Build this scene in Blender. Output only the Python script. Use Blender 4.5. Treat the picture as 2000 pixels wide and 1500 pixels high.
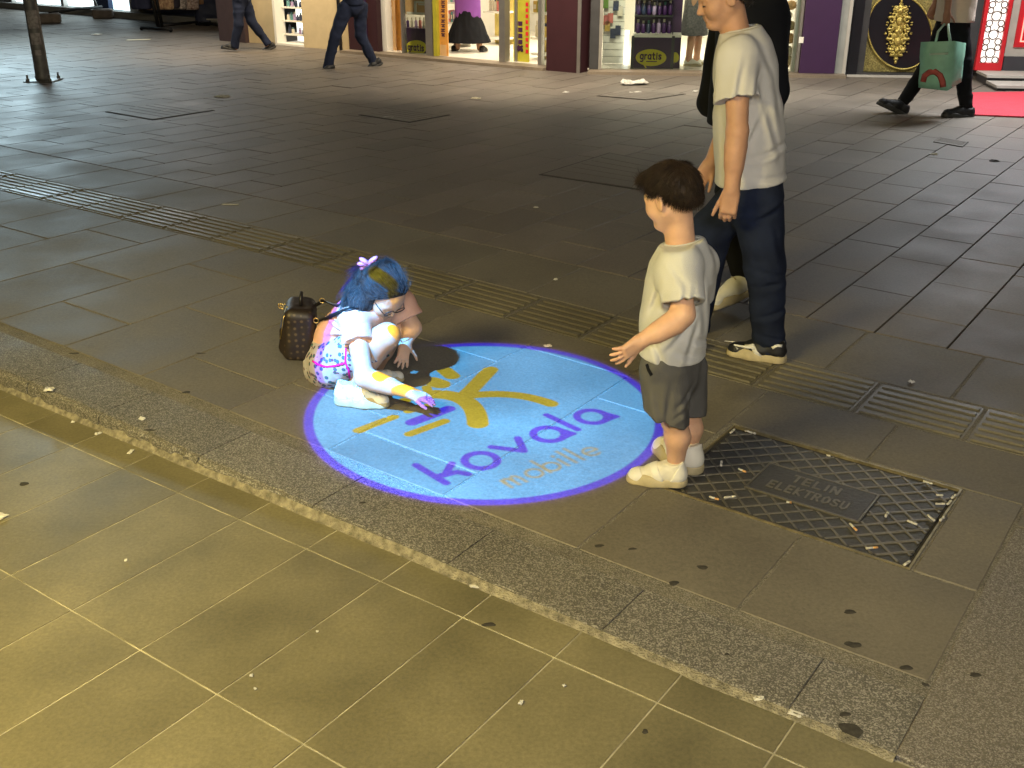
import bpy, math, random
import numpy as np
from mathutils import Vector, Matrix
from mathutils.bvhtree import BVHTree

random.seed(7)
rng = np.random.default_rng(7)
sc = bpy.context.scene
for _o in list(bpy.data.objects):
    bpy.data.objects.remove(_o)
col = sc.collection

# ------------------------------------------------------------------ camera
CAM_H = 1.75
FPX = 2077.0                      # focal length in pixels of the 2000 px wide photograph
PITCH = math.atan2(900.0, FPX)
cam_d = bpy.data.cameras.new('camera')
cam_d.sensor_width = 36.0
cam_d.lens = FPX / 2000.0 * 36.0
cam_d.clip_start = 0.05
cam_d.clip_end = 300.0
cam = bpy.data.objects.new('camera', cam_d)
cam.location = (0, 0, CAM_H)
cam.rotation_euler = (math.pi / 2 - PITCH, 0, 0)
col.objects.link(cam)
sc.camera = cam

# ------------------------------------------------------------------ world: night sky
world = bpy.data.worlds.new('World')
sc.world = world
world.use_nodes = True
wn = world.node_tree
wn.nodes.clear()
_sky = wn.nodes.new('ShaderNodeTexSky')
_sky.sky_type = 'NISHITA'
_sky.sun_disc = False
_sky.sun_elevation = math.radians(-4.0)
_sky.sun_rotation = math.radians(250.0)
_bg = wn.nodes.new('ShaderNodeBackground')
_bg.inputs['Strength'].default_value = 0.15
_wo = wn.nodes.new('ShaderNodeOutputWorld')
wn.links.new(_sky.outputs[0], _bg.inputs[0])
wn.links.new(_bg.outputs[0], _wo.inputs[0])

# ------------------------------------------------------------------ render look
sc.view_settings.view_transform = 'Standard'
sc.view_settings.look = 'None'
sc.view_settings.exposure = 0.0
sc.view_settings.gamma = 1.0
sc.view_settings.use_curve_mapping = False
sc.cycles.use_denoising = True
sc.cycles.max_bounces = 6
sc.cycles.diffuse_bounces = 3
sc.cycles.glossy_bounces = 3
sc.cycles.transmission_bounces = 4
sc.cycles.transparent_max_bounces = 6
sc.cycles.caustics_reflective = False
sc.cycles.caustics_refractive = False
sc.cycles.sample_clamp_indirect = 6.0


def area_light(name, loc, target, sx, sy, power, color, spread=180):
    d = bpy.data.lights.new(name, 'AREA')
    d.shape = 'RECTANGLE'
    d.size = sx
    d.size_y = sy
    d.energy = power
    d.color = color
    d.spread = math.radians(spread)
    o = bpy.data.objects.new(name, d)
    o.location = loc
    dirv = Vector(target) - Vector(loc)
    o.rotation_euler = dirv.to_track_quat('-Z', 'Y').to_euler()
    col.objects.link(o)
    return o


# lamps under the awning of the shop the photographer stands in front of
area_light('awning_lamp', (-2.5, 1.0, 2.7), (-1.7, 2.1, 0.0), 1.2, 0.5, 215, (1.0, 0.80, 0.28))
area_light('awning_lamp', (0.7, -2.4, 3.3), (0.7, 5.0, 0.5), 2.4, 0.5, 250, (1.0, 0.93, 0.80))
# ceiling lamps of the cosmetics shop across the street
area_light('shop_ceiling_lamp', (0.6, 16.4, 2.62), (0.6, 16.0, 0.0), 1.6, 1.6, 95, (1.0, 0.86, 0.62), 130)
area_light('shop_ceiling_lamp', (2.7, 15.8, 2.62), (2.7, 15.5, 0.0), 1.6, 1.6, 85, (1.0, 0.90, 0.74), 130)
# fascia lamps over the shopfronts, plus the added fill lights marked below
area_light('fascia_and_fill_lamp', (-3.4, 15.6, 2.9), (-3.4, 17.0, 0.6), 2.6, 0.3, 90, (1.0, 0.80, 0.52), 120)
area_light('fascia_and_fill_lamp', (5.2, 11.0, 3.0), (4.9, 13.6, 0.3), 2.4, 0.4, 85, (1.0, 0.96, 0.86), 150)  # added fill hung before the black door, aimed back at it
area_light('fascia_and_fill_lamp', (5.3, 11.2, 2.9), (4.9, 10.2, 0.0), 1.6, 0.6, 90, (0.90, 0.96, 1.0), 125)
area_light('fascia_and_fill_lamp', (0.3, 12.2, 3.0), (1.0, 14.4, 0.3), 3.4, 0.3, 170, (1.0, 0.84, 0.62), 130)  # added fill before the shopfront, brightens its window displays
area_light('fascia_and_fill_lamp', (-8.9, 19.4, 3.3), (-7.2, 13.5, 0.0), 1.8, 1.2, 165, (0.66, 0.90, 1.0), 130)
area_light('fascia_and_fill_lamp', (-5.4, 19.6, 3.3), (-4.6, 13.5, 0.0), 2.4, 1.2, 45, (1.0, 0.93, 0.85), 130)  # added second light, spreads the brightness over the left paving

# ------------------------------------------------------------------ projection geometry of the photograph
_cp, _sp = math.cos(PITCH), math.sin(PITCH)


def ray(px, py):
    u, v = px - 1000.0, 750.0 - py
    return np.array([u, FPX * _cp + v * _sp, -FPX * _sp + v * _cp])


def gpt(px, py, z=0.0):
    d = ray(px, py)
    t = (z - CAM_H) / d[2]
    return np.array([d[0] * t, d[1] * t, z])


def P(px, py, Y):
    d = ray(px, py)
    t = Y / d[1]
    return np.array([d[0] * t, Y, CAM_H + d[2] * t])


def proj(p):
    w = p[1] * _cp - (p[2] - CAM_H) * _sp
    v = p[1] * _sp + (p[2] - CAM_H) * _cp
    return 1000 + FPX * p[0] / w, 750 - FPX * v / w


dA = np.array([-0.8154, 0.5789])      # paving runs along A (up left) and B (up right)
dB = np.array([0.5789, 0.8154])


def ab2w(a, b):
    return dA * a + dB * b


def w2ab(p):
    return float(p[0] * dA[0] + p[1] * dA[1]), float(p[0] * dB[0] + p[1] * dB[1])


def zp(a, b):
    w_ = .35
    s = .028 * w_ * (math.log1p(math.exp(min((a - 1.15) / w_, 40))) - math.log1p(math.exp(min((a - 4.19) / w_, 40))))
    s = min(s, .085)
    f = 1.0 if b < 4.0 else min(max((9.0 - b) / 5.0, 0.0), 1.0)
    return s * f


def zw(x, y):
    a, b = w2ab((x, y))
    return zp(a, b)


def gp(px, py):
    """pixel -> point on the (slightly sloping) plaza"""
    z = 0.0
    for _ in range(4):
        p = gpt(px, py, z)
        z = zw(p[0], p[1])
    return gpt(px, py, z)


# ------------------------------------------------------------------ the logo projector
DISC_C = np.array([-0.105, 3.705])
PROJ = np.array([-1.72, 1.25, 4.0])


def capsule2(X, Y, a, b):
    ax, ay = a
    bx, by = b
    vx, vy = bx - ax, by - ay
    L = max(vx * vx + vy * vy, 1e-9)
    t = np.clip(((X - ax) * vx + (Y - ay) * vy) / L, 0, 1)
    return np.hypot(X - ax - t * vx, Y - ay - t * vy)


def g2(px, py):
    return gp(px, py)[:2]


def z1(x, y):
    return g2(960 + .13 * x, 780 + .13 * y)


def z2(x, y):
    return g2(680 + .14 * x, 690 + .14 * y)


def r7(x, y):
    return g2(550 + .4 * x, 640 + .4 * y)


def make_gobo():
    N = 1400
    half = 0.9
    ax = (np.arange(N) + .5) / N * 2 * half - half
    X, Y = np.meshgrid(ax + DISC_C[0], ax + DISC_C[1])
    img = np.zeros((N, N, 3), np.float32)
    R = np.hypot((X - DISC_C[0]), (Y - DISC_C[1]) / 1.04)
    # angular wobble of the lens
    blue = np.array([2.2, 16.5, 43.0])
    violet = np.array([0.3, 0.05, 38.0])
    gold = np.array([14.0, 12.8, 0.0])

    def aa(d, w=0.004):
        return np.clip(0.5 - d / (2 * w), 0, 1)[..., None]
    ring_in, ring_out = 0.642, 0.676
    img += violet * aa(R - ring_out, 0.006)
    img += np.array([2.4, 0.8, 12.0]) * (np.exp(-np.maximum(R - ring_out, 0) / 0.012) * (R > ring_out - .004))[..., None] * .55
    m = aa(R - ring_in, 0.004)
    img = img * (1 - m) + blue * m

    def paint(d, c, w=0.003, alpha=1.0):
        nonlocal img
        m = aa(d, w) * alpha
        img = img * (1 - m) + np.asarray(c) * m

    def poly(pts, r, c, alpha=1.0, w=0.003):
        d = None
        for p, q in zip(pts[:-1], pts[1:]):
            e = capsule2(X, Y, p, q)
            d = e if d is None else np.minimum(d, e)
        paint(d - r, c, w, alpha)

    def ringd(c, r):
        return np.abs(np.hypot(X - c[0], Y - c[1]) - r)

    def bez(p0, p1, p2, n=14):
        t = np.linspace(0, 1, n)[:, None]
        return list((1 - t) ** 2 * p0 + 2 * t * (1 - t) * p1 + t * t * p2)
    # golden figure
    poly([r7(1022, 203), r7(925, 305), r7(880, 345)], .034, gold)
    poly(bez(r7(880, 335), r7(1130, 300), r7(1312, 372)), .030, gold)
    poly(bez(r7(760, 322), r7(955, 330), r7(958, 468)), .041, gold)
    poly([r7(770, 322), r7(880, 335)], .026, gold)
    # the figure's other limb and head, falling on the crouching child
    poly([r7(800, 203), r7(836, 232)], .034, gold)
    poly([r7(738, 258), r7(778, 272)], .042, gold)
    poly([r7(745, 150), r7(792, 172)], .036, gold)
    poly([r7(712, 288), r7(728, 336)], .020, gold)
    poly([z2(800, 650), z2(690, 700)], .026, gold)
    # bars of light
    poly([z2(150, 1070), z2(650, 880)], .0205, gold)
    poly([z2(860, 1125), z2(1350, 945)], .0205, gold)
    poly([z2(900, 960), z2(1410, 770)], .0265, violet)
    poly([z2(850, 800), z2(1130, 725)], .0205, gold)
    # k
    s = .0148
    poly([r7(655, 671), r7(800, 760)], s, violet)
    poly([r7(752, 728), r7(800, 715), r7(828, 664)], s, violet)
    poly([r7(790, 722), r7(852, 706), r7(906, 716)], s, violet)
    # o
    o = r7(970, 650)
    paint(ringd(o, .0565) - s, violet)
    # v
    poly([r7(1022, 584), r7(1178, 604), r7(1150, 541)], s, violet)
    # a l a
    for cx_, cy_, qx, qy in ((1300, 522, 1417, 520), (1510, 437, 1628, 437)):
        c = r7(cx_, cy_)
        paint(ringd(c, .0565) - s, violet)
        q = r7(qx, qy)
        poly([q, c + (q - c) * .66], s * .85, violet)
        for sg in (-1, 1):
            e = (q - c)
            e = e / np.linalg.norm(e)
            nrm = np.array([-e[1], e[0]]) * sg
            poly([q, c + e * .035 + nrm * .044], s * .8, violet)
    poly([r7(1292, 428), r7(1440, 500)], s, violet)
    # second line, small and pale
    b0, b1 = z1(285, 1330), z1(1665, 800)
    tx = (b1 - b0)
    Lt = np.linalg.norm(tx)
    tx = tx / Lt
    up = np.array([-tx[1], tx[0]])
    h = .058
    pale = np.array([12.0, 12.6, 9.0])

    def loc(x, y):
        return b0 + tx * (x * Lt) + up * (y * h)

    def stroke(pts, r=.0068):
        poly([loc(*p) for p in pts], r, pale, .85, .005)

    def circ(cx_, r=.5):
        c = loc(cx_, r)
        paint(ringd(c, r * h) - .0062, pale, .004, .85)
    stroke([(0, 0), (0, .95)])
    for k in range(2):
        x0 = k * .075
        stroke([(x0, .6), (x0 + .015, .88), (x0 + .0375, 1), (x0 + .06, .88), (x0 + .075, .6), (x0 + .075, 0)])
    circ(.29)
    circ(.475)
    stroke([(.405, 0), (.405, 1.75)])
    stroke([(.60, 0), (.60, .95)])
    stroke([(.60, 1.4), (.602, 1.45)])
    stroke([(.685, 0), (.685, 1.75)])
    stroke([(.77, 0), (.77, 1.75)])
    c = loc(.915, .5)
    gapm = ((X - c[0]) * tx[0] + (Y - c[1]) * tx[1] > .01) & ((X - c[0]) * up[0] + (Y - c[1]) * up[1] < -.004) & ((X - c[0]) * up[0] + (Y - c[1]) * up[1] > -.02)
    d = np.where(gapm, 1.0, ringd(c, .5 * h) - .0062)
    paint(d, pale, .004, .85)
    stroke([(.86, .5), (.97, .5)])
    # projector pixel structure / compression mottling
    n1 = rng.normal(0, 1, (N // 10, N // 10))
    n1 = np.kron(n1, np.ones((10, 10)))[:N, :N]
    img *= (1 + .035 * n1[..., None])
    big = rng.normal(0, 1, (8, 8))
    yy = np.linspace(0, 6.999, N)
    i0 = yy.astype(int)
    f0 = yy - i0
    b1_ = big[i0] * (1 - f0)[:, None] + big[i0 + 1 - (i0 == 7)] * f0[:, None]
    b2_ = b1_[:, i0] * (1 - f0)[None] + b1_[:, i0 + 1 - (i0 == 7)] * f0[None]
    img *= (1 + .05 * b2_[..., None])
    img *= (1 - .08 * np.clip(R / .69, 0, 1)[..., None] ** 2)
    return img.astype(np.float32), half


gobo, GH = make_gobo()
gimg = bpy.data.images.new('projector_slide', gobo.shape[1], gobo.shape[0], alpha=False, float_buffer=True)
gimg.colorspace_settings.name = 'Non-Color'
buf = np.ones((gobo.shape[0], gobo.shape[1], 4), np.float32)
buf[..., :3] = gobo / 50.0
gimg.pixels.foreach_set(buf.ravel())
gimg.update()
ld = bpy.data.lights.new('logo_projector_lamp', 'SPOT')
ld.spot_size = math.radians(100)
ld.spot_blend = 0.0
ld.shadow_soft_size = 0.001
ld.energy = 1.0
ld.use_nodes = True
lnt = ld.node_tree
lnt.nodes.clear()
_n = lnt.nodes.new
tc = _n('ShaderNodeTexCoord')
sep = _n('ShaderNodeSeparateXYZ')
lnt.links.new(tc.outputs['Normal'], sep.inputs[0])


def lmath(op, a, b):
    m = _n('ShaderNodeMath')
    m.operation = op
    for i, v in enumerate((a, b)):
        if isinstance(v, (int, float)):
            m.inputs[i].default_value = v
        else:
            lnt.links.new(v, m.inputs[i])
    return m.outputs[0]


# where the ray meets the ground, in units of the slide (keystone corrected)
ZREF = 0.03
HP = PROJ[2] - ZREF
az = lmath('ABSOLUTE', sep.outputs[2], 0)
gx = lmath('MULTIPLY', lmath('DIVIDE', sep.outputs[0], az), HP)
gy = lmath('MULTIPLY', lmath('DIVIDE', sep.outputs[1], az), HP)
PSX, PSY = 1.0, 1.0
uu = lmath('ADD', lmath('MULTIPLY', gx, PSX / (2 * GH)), 0.5 + (PROJ[0] - DISC_C[0]) / (2 * GH))
vv = lmath('ADD', lmath('MULTIPLY', gy, PSY / (2 * GH)), 0.5 + (PROJ[1] - DISC_C[1]) / (2 * GH))
cmb = _n('ShaderNodeCombineXYZ')
lnt.links.new(uu, cmb.inputs[0])
lnt.links.new(vv, cmb.inputs[1])
ti = _n('ShaderNodeTexImage')
ti.image = gimg
ti.extension = 'CLIP'
ti.interpolation = 'Linear'
lnt.links.new(cmb.outputs[0], ti.inputs[0])
em = _n('ShaderNodeEmission')
lnt.links.new(ti.outputs[0], em.inputs[0])
PROJ_POWER = 50.0 * 4 * math.pi * 4.3 ** 2 * 0.84
em.inputs[1].default_value = PROJ_POWER
lo = _n('ShaderNodeOutputLight')
lnt.links.new(em.outputs[0], lo.inputs[0])
lob = bpy.data.objects.new('logo_projector_lamp', ld)
lob.location = PROJ
col.objects.link(lob)


# ------------------------------------------------------------------ materials
def M(name, c, rough=.8, metal=0.0, var=.12, vscale=8.0, bump=0.0, bscale=120.0, emit=0.0, spec=.4, objvar=0.0, sss=0.0, c2=None):
    m = bpy.data.materials.new(name)
    m.use_nodes = True
    nt = m.node_tree
    b = nt.nodes['Principled BSDF']
    b.inputs['Roughness'].default_value = rough
    b.inputs['Metallic'].default_value = metal
    b.inputs['Specular IOR Level'].default_value = spec
    c = np.array(c, float)
    tc = nt.nodes.new('ShaderNodeTexCoord')
    nz = nt.nodes.new('ShaderNodeTexNoise')
    nz.inputs['Scale'].default_value = vscale
    nz.inputs['Detail'].default_value = 5
    nt.links.new(tc.outputs['Object'], nz.inputs['Vector'])
    rp = nt.nodes.new('ShaderNodeValToRGB')
    rp.color_ramp.elements[0].position = .3
    rp.color_ramp.elements[1].position = .7
    lo_, hi_ = c * (1 - var), c * (1 + var)
    if c2 is not None:
        lo_, hi_ = c, np.array(c2, float)
    rp.color_ramp.elements[0].color = (*np.clip(lo_, 0, 1), 1)
    rp.color_ramp.elements[1].color = (*np.clip(hi_, 0, 1), 1)
    nt.links.new(nz.outputs[0], rp.inputs[0])
    out = rp.outputs[0]
    if objvar:
        oi = nt.nodes.new('ShaderNodeObjectInfo')
        mr = nt.nodes.new('ShaderNodeMapRange')
        mr.inputs[3].default_value = 1 - objvar
        mr.inputs[4].default_value = 1 + objvar
        nt.links.new(oi.outputs['Random'], mr.inputs[0])
        mx = nt.nodes.new('ShaderNodeVectorMath')
        mx.operation = 'SCALE'
        nt.links.new(out, mx.inputs[0])
        nt.links.new(mr.outputs[0], mx.inputs['Scale'])
        out = mx.outputs[0]
    nt.links.new(out, b.inputs['Base Color'])
    if bump:
        n2 = nt.nodes.new('ShaderNodeTexNoise')
        n2.inputs['Scale'].default_value = bscale
        n2.inputs['Detail'].default_value = 4
        nt.links.new(tc.outputs['Object'], n2.inputs['Vector'])
        bp = nt.nodes.new('ShaderNodeBump')
        bp.inputs['Strength'].default_value = bump
        bp.inputs['Distance'].default_value = .01
        nt.links.new(n2.outputs[0], bp.inputs['Height'])
        nt.links.new(bp.outputs[0], b.inputs['Normal'])
    if emit:
        nt.links.new(out, b.inputs['Emission Color'])
        b.inputs['Emission Strength'].default_value = emit
    if sss:
        b.inputs['Subsurface Weight'].default_value = sss
        b.inputs['Subsurface Radius'].default_value = (.012, .005, .003)
        b.inputs['Subsurface Scale'].default_value = .6
    return m


def stone(name, base, warm, rough=(.38, .62), speck=0.0, speck_scale=260.0, objvar=.12, bump=.25, cloud=2.2, streak=0.0, stains=0.0):
    """weathered stone: broad clouds, fine grain, optional mineral specks and worn streaks, in world space"""
    m = bpy.data.materials.new(name)
    m.use_nodes = True
    nt = m.node_tree
    L = nt.links.new
    b = nt.nodes['Principled BSDF']
    ge = nt.nodes.new('ShaderNodeNewGeometry')
    oi = nt.nodes.new('ShaderNodeObjectInfo')

    def noise(scale, detail=4, vec=None, rough_=.55):
        n = nt.nodes.new('ShaderNodeTexNoise')
        n.inputs['Scale'].default_value = scale
        n.inputs['Detail'].default_value = detail
        n.inputs['Roughness'].default_value = rough_
        L(vec or ge.outputs['Position'], n.inputs['Vector'])
        return n.outputs[0]

    def mix(f, a, c, mode='MIX'):
        n = nt.nodes.new('ShaderNodeMix')
        n.data_type = 'RGBA'
        n.blend_type = mode
        if isinstance(f, float):
            n.inputs[0].default_value = f
        else:
            L(f, n.inputs[0])
        for i, v in ((6, a), (7, c)):
            if isinstance(v, tuple):
                n.inputs[i].default_value = v
            else:
                L(v, n.inputs[i])
        return n.outputs[2]

    def ramp(f, p0, p1):
        n = nt.nodes.new('ShaderNodeMapRange')
        n.inputs[1].default_value = p0
        n.inputs[2].default_value = p1
        n.clamp = True
        L(f, n.inputs[0])
        return n.outputs[0]
    big = noise(cloud, 5)
    c = mix(ramp(big, .3, .7), (*base, 1), (*warm, 1))
    fine = noise(90.0, 6, rough_=.7)
    c = mix(.55, c, mix(ramp(fine, .25, .75), (.45, .45, .45, 1), (1.55, 1.52, 1.48, 1)), 'MULTIPLY')
    if speck:
        v = nt.nodes.new('ShaderNodeTexVoronoi')
        v.inputs['Scale'].default_value = speck_scale
        L(ge.outputs['Position'], v.inputs['Vector'])
        sx = nt.nodes.new('ShaderNodeSeparateColor')
        L(v.outputs['Color'], sx.inputs[0])
        c = mix(ramp(sx.outputs[0], .55, .75), c, mix(speck, c, (.62, .58, .52, 1)))
        c = mix(ramp(sx.outputs[1], .62, .8), c, mix(speck, c, (.025, .024, .024, 1)))
    if stains:
        s1 = noise(6.0, 3)
        c = mix(ramp(s1, .66, .82), c, mix(stains, c, (.02, .02, .02, 1)))
        s2 = noise(1.3, 4)
        c = mix(ramp(s2, .52, .75), c, mix(stains * .5, c, tuple([min(1, x * 1.7) for x in warm] + [1])))
    mr = nt.nodes.new('ShaderNodeMapRange')
    mr.inputs[3].default_value = 1 - objvar
    mr.inputs[4].default_value = 1 + objvar
    L(oi.outputs['Random'], mr.inputs[0])
    sc_ = nt.nodes.new('ShaderNodeVectorMath')
    sc_.operation = 'SCALE'
    L(c, sc_.inputs[0])
    L(mr.outputs[0], sc_.inputs['Scale'])
    L(sc_.outputs[0], b.inputs['Base Color'])
    rn = noise(2.2, 3)
    rr = nt.nodes.new('ShaderNodeMapRange')
    rr.inputs[1].default_value = .3
    rr.inputs[2].default_value = .7
    rr.inputs[3].default_value = rough[0]
    rr.inputs[4].default_value = rough[1]
    L(rn, rr.inputs[0])
    L(rr.outputs[0], b.inputs['Roughness'])
    b.inputs['Specular IOR Level'].default_value = .5
    h = nt.nodes.new('ShaderNodeMath')
    h.operation = 'ADD'
    L(noise(75.0, 5, rough_=.7), h.inputs[0])
    lw = nt.nodes.new('ShaderNodeMath')
    lw.operation = 'MULTIPLY'
    lw.inputs[1].default_value = .5
    L(noise(3.0, 2), lw.inputs[0])
    L(lw.outputs[0], h.inputs[1])
    bp = nt.nodes.new('ShaderNodeBump')
    bp.inputs['Strength'].default_value = bump
    bp.inputs['Distance'].default_value = .006
    L(h.outputs[0], bp.inputs['Height'])
    L(bp.outputs[0], b.inputs['Normal'])
    return m


# ------------------------------------------------------------------ objects
def link(o, parent=None):
    col.objects.link(o)
    if parent is not None:
        o.parent = parent
    return o


def tag(o, label=None, cat=None, group=None, kind=None):
    if label:
        o['label'] = label
    if cat:
        o['category'] = cat
    if group:
        o['group'] = group
    if kind:
        o['kind'] = kind
    return o


def thing(name, label, cat, loc=(0, 0, 0), group=None):
    o = bpy.data.objects.new(name, None)
    o.empty_display_size = .1
    o.location = loc
    link(o)
    return tag(o, label, cat, group)


def origin_of(parent):
    p = np.zeros(3)
    while parent is not None:
        p = p + np.array(parent.location)
        parent = parent.parent
    return p


def mesh_obj(name, verts, faces, mat, parent=None, smooth=False, origin=None):
    """verts are in world space; the object's own origin is moved to the base of the piece when it has no parent"""
    v = np.asarray(verts, float).reshape(-1, 3)
    me = bpy.data.meshes.new(name)
    if parent is None:
        o0 = np.array(origin) if origin is not None else np.array([v[:, 0].mean(), v[:, 1].mean(), v[:, 2].min()])
    else:
        o0 = origin_of(parent)
    vl = v - o0
    if isinstance(faces, np.ndarray) and faces.ndim == 2:
        nf, w = faces.shape
        me.vertices.add(len(vl))
        me.vertices.foreach_set('co', vl.astype(np.float32).ravel())
        me.loops.add(nf * w)
        me.loops.foreach_set('vertex_index', faces.astype(np.int32).ravel())
        me.polygons.add(nf)
        me.polygons.foreach_set('loop_start', np.arange(0, nf * w, w, dtype=np.int32))
        me.update(calc_edges=True)
        me.validate()
    else:
        me.from_pydata(vl.tolist(), [], faces)
    if smooth:
        me.polygons.foreach_set('use_smooth', np.ones(len(me.polygons), bool))
    if mat:
        me.materials.append(mat)
    o = bpy.data.objects.new(name, me)
    if parent is None:
        o.location = o0
    link(o, parent)
    return o


class MB:
    def __init__(s):
        s.v = []
        s.f = []

    def add(s, vs, fs):
        b = len(s.v)
        s.v += [tuple(map(float, p)) for p in vs]
        s.f += [tuple(i + b for i in q) for q in fs]
        return s

    def hexa(s, p):
        return s.add(p, [(0, 3, 2, 1), (4, 5, 6, 7), (0, 1, 5, 4), (1, 2, 6, 5), (2, 3, 7, 6), (3, 0, 4, 7)])

    def box(s, c, h, R=None):
        c = np.array(c, float)
        R = np.eye(3) if R is None else np.asarray(R, float)      # rows are local axes
        out = []
        for z in (-1, 1):
            for x, y in ((-1, -1), (1, -1), (1, 1), (-1, 1)):
                out.append(c + R[0] * x * h[0] + R[1] * y * h[1] + R[2] * z * h[2])
        return s.hexa(out)

    def bevbox(s, c, h, R=None, b=.004):
        """box with chamfered vertical and top edges"""
        c = np.array(c, float)
        R = np.eye(3) if R is None else np.asarray(R, float)
        def ring(hx, hy, z, cut):
            pts = []
            for sx, sy in ((-1, -1), (1, -1), (1, 1), (-1, 1)):
                a_ = (sx * (hx - cut), sy * hy)
                b_ = (sx * hx, sy * (hy - cut))
                pts += [a_, b_] if sx * sy < 0 else [b_, a_]
            return [c + R[0] * x + R[1] * y + R[2] * z for x, y in pts]
        rs = [ring(h[0] - b, h[1] - b, -h[2], b), ring(h[0], h[1], -h[2] + b, b), ring(h[0], h[1], h[2] - b, b), ring(h[0] - b, h[1] - b, h[2], b)]
        vs = [p for r in rs for p in r]
        fs = []
        for k in range(3):
            for i in range(8):
                j = (i + 1) % 8
                fs.append((k * 8 + i, k * 8 + j, k * 8 + 8 + j, k * 8 + 8 + i))
        fs.append(tuple(range(7, -1, -1)))
        fs.append(tuple(range(24, 32)))
        return s.add(vs, fs)

    def tube(s, path, r, seg=8, flat=None, fn=None, cap=True):
        """r: radius or list; flat=(ratio, normal): squash along normal"""
        path = [np.array(p, float) for p in path]
        n = len(path)
        rs = [r] * n if isinstance(r, (int, float)) else list(r)
        vs, fs = [], []
        prev = None
        for i, p in enumerate(path):
            t = path[min(i + 1, n - 1)] - path[max(i - 1, 0)]
            t = t / (np.linalg.norm(t) + 1e-12)
            if flat is not None:
                nn = np.array(flat[1], float) if np.ndim(flat[1]) == 1 else np.array(flat[1][i], float)
                nn = nn - t * (nn @ t)
                if np.linalg.norm(nn) < 1e-6:
                    nn = np.array([1., 0, 0])
                nn = nn / np.linalg.norm(nn)
            else:
                if prev is None:
                    a = np.array([0, 0, 1.]) if abs(t[2]) < .9 else np.array([1., 0, 0])
                    nn = np.cross(t, a)
                else:
                    nn = prev - t * (prev @ t)
                nn = nn / np.linalg.norm(nn)
            prev = nn
            bb = np.cross(t, nn)
            q = flat[0] if flat is not None else 1.0
            for k in range(seg):
                an = 2 * math.pi * (k + .5) / seg
                vs.append(p + nn * math.cos(an) * rs[i] * q + bb * math.sin(an) * rs[i])
        for i in range(n - 1):
            for k in range(seg):
                k2 = (k + 1) % seg
                fs.append((i * seg + k, i * seg + k2, i * seg + seg + k2, i * seg + seg + k))
        if cap:
            fs.append(tuple(range(seg - 1, -1, -1)))
            fs.append(tuple((n - 1) * seg + k for k in range(seg)))
        return s.add(vs, fs)

    def ell(s, c, r, R=None, nu=12, nv=8):
        c = np.array(c, float)
        R = np.eye(3) if R is None else np.asarray(R, float)
        r = np.array([r] * 3 if isinstance(r, (int, float)) else r, float)
        vs = [c + R[2] * r[2]]
        for j in range(1, nv):
            th = math.pi * j / nv
            for i in range(nu):
                ph = 2 * math.pi * i / nu
                l = np.array([math.sin(th) * math.cos(ph), math.sin(th) * math.sin(ph), math.cos(th)]) * r
                vs.append(c + l @ R)
        vs.append(c - R[2] * r[2])
        fs = []
        for i in range(nu):
            fs.append((0, 1 + i, 1 + (i + 1) % nu))
        for j in range(nv - 2):
            for i in range(nu):
                a, b = 1 + j * nu + i, 1 + j * nu + (i + 1) % nu
                fs.append((a, a + nu, b + nu, b))
        last = len(vs) - 1
        for i in range(nu):
            fs.append((last, 1 + (nv - 2) * nu + (i + 1) % nu, 1 + (nv - 2) * nu + i))
        return s.add(vs, fs)

    def lathe(s, c, prof, seg=16, R=None):
        c = np.array(c, float)
        R = np.eye(3) if R is None else np.asarray(R, float)
        vs, fs = [], []
        for r, z in prof:
            for k in range(seg):
                a = 2 * math.pi * k / seg
                vs.append(c + R[0] * r * math.cos(a) + R[1] * r * math.sin(a) + R[2] * z)
        for i in range(len(prof) - 1):
            for k in range(seg):
                k2 = (k + 1) % seg
                fs.append((i * seg + k, i * seg + k2, i * seg + seg + k2, i * seg + seg + k))
        fs.append(tuple(range(seg - 1, -1, -1)))
        fs.append(tuple((len(prof) - 1) * seg + k for k in range(seg)))
        return s.add(vs, fs)

    def prism(s, pts, off):
        """planar polygon extruded by vector off"""
        n = len(pts)
        off = np.array(off, float)
        vs = [np.array(p, float) for p in pts] + [np.array(p, float) + off for p in pts]
        fs = [tuple(range(n - 1, -1, -1)), tuple(range(n, 2 * n))]
        for i in range(n):
            j = (i + 1) % n
            fs.append((i, j, n + j, n + i))
        return s.add(vs, fs)

    def build(s, name, mat, parent=None, smooth=False, origin=None):
        return mesh_obj(name, s.v, s.f, mat, parent, smooth, origin)


# ------------------------------------------------------------------ distance-field sculpting (bodies, clothes, shoes)
def nrm(v):
    v = np.array(v, float)
    return v / (np.linalg.norm(v) + 1e-12)


def _lat(ix, iy, iz, seed):
    h = (ix * 374761393 + iy * 668265263 + iz * 2147483647 + seed * 1274126177) & 0xffffffff
    h = ((h ^ (h >> 13)) * 1274126177) & 0xffffffff
    return ((h ^ (h >> 16)) & 0xffff).astype(np.float32) / 65535.0


def vnoise(x, y, z, seed=0):
    ix, iy, iz = np.floor(x).astype(np.int64), np.floor(y).astype(np.int64), np.floor(z).astype(np.int64)
    fx, fy, fz = x - ix, y - iy, z - iz
    fx, fy, fz = [f * f * (3 - 2 * f) for f in (fx, fy, fz)]
    out = 0
    for dx in (0, 1):
        wx = fx if dx else 1 - fx
        for dy in (0, 1):
            wy = fy if dy else 1 - fy
            for dz in (0, 1):
                wz = fz if dz else 1 - fz
                out = out + wx * wy * wz * _lat(ix + dx, iy + dy, iz + dz, seed)
    return out


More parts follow.
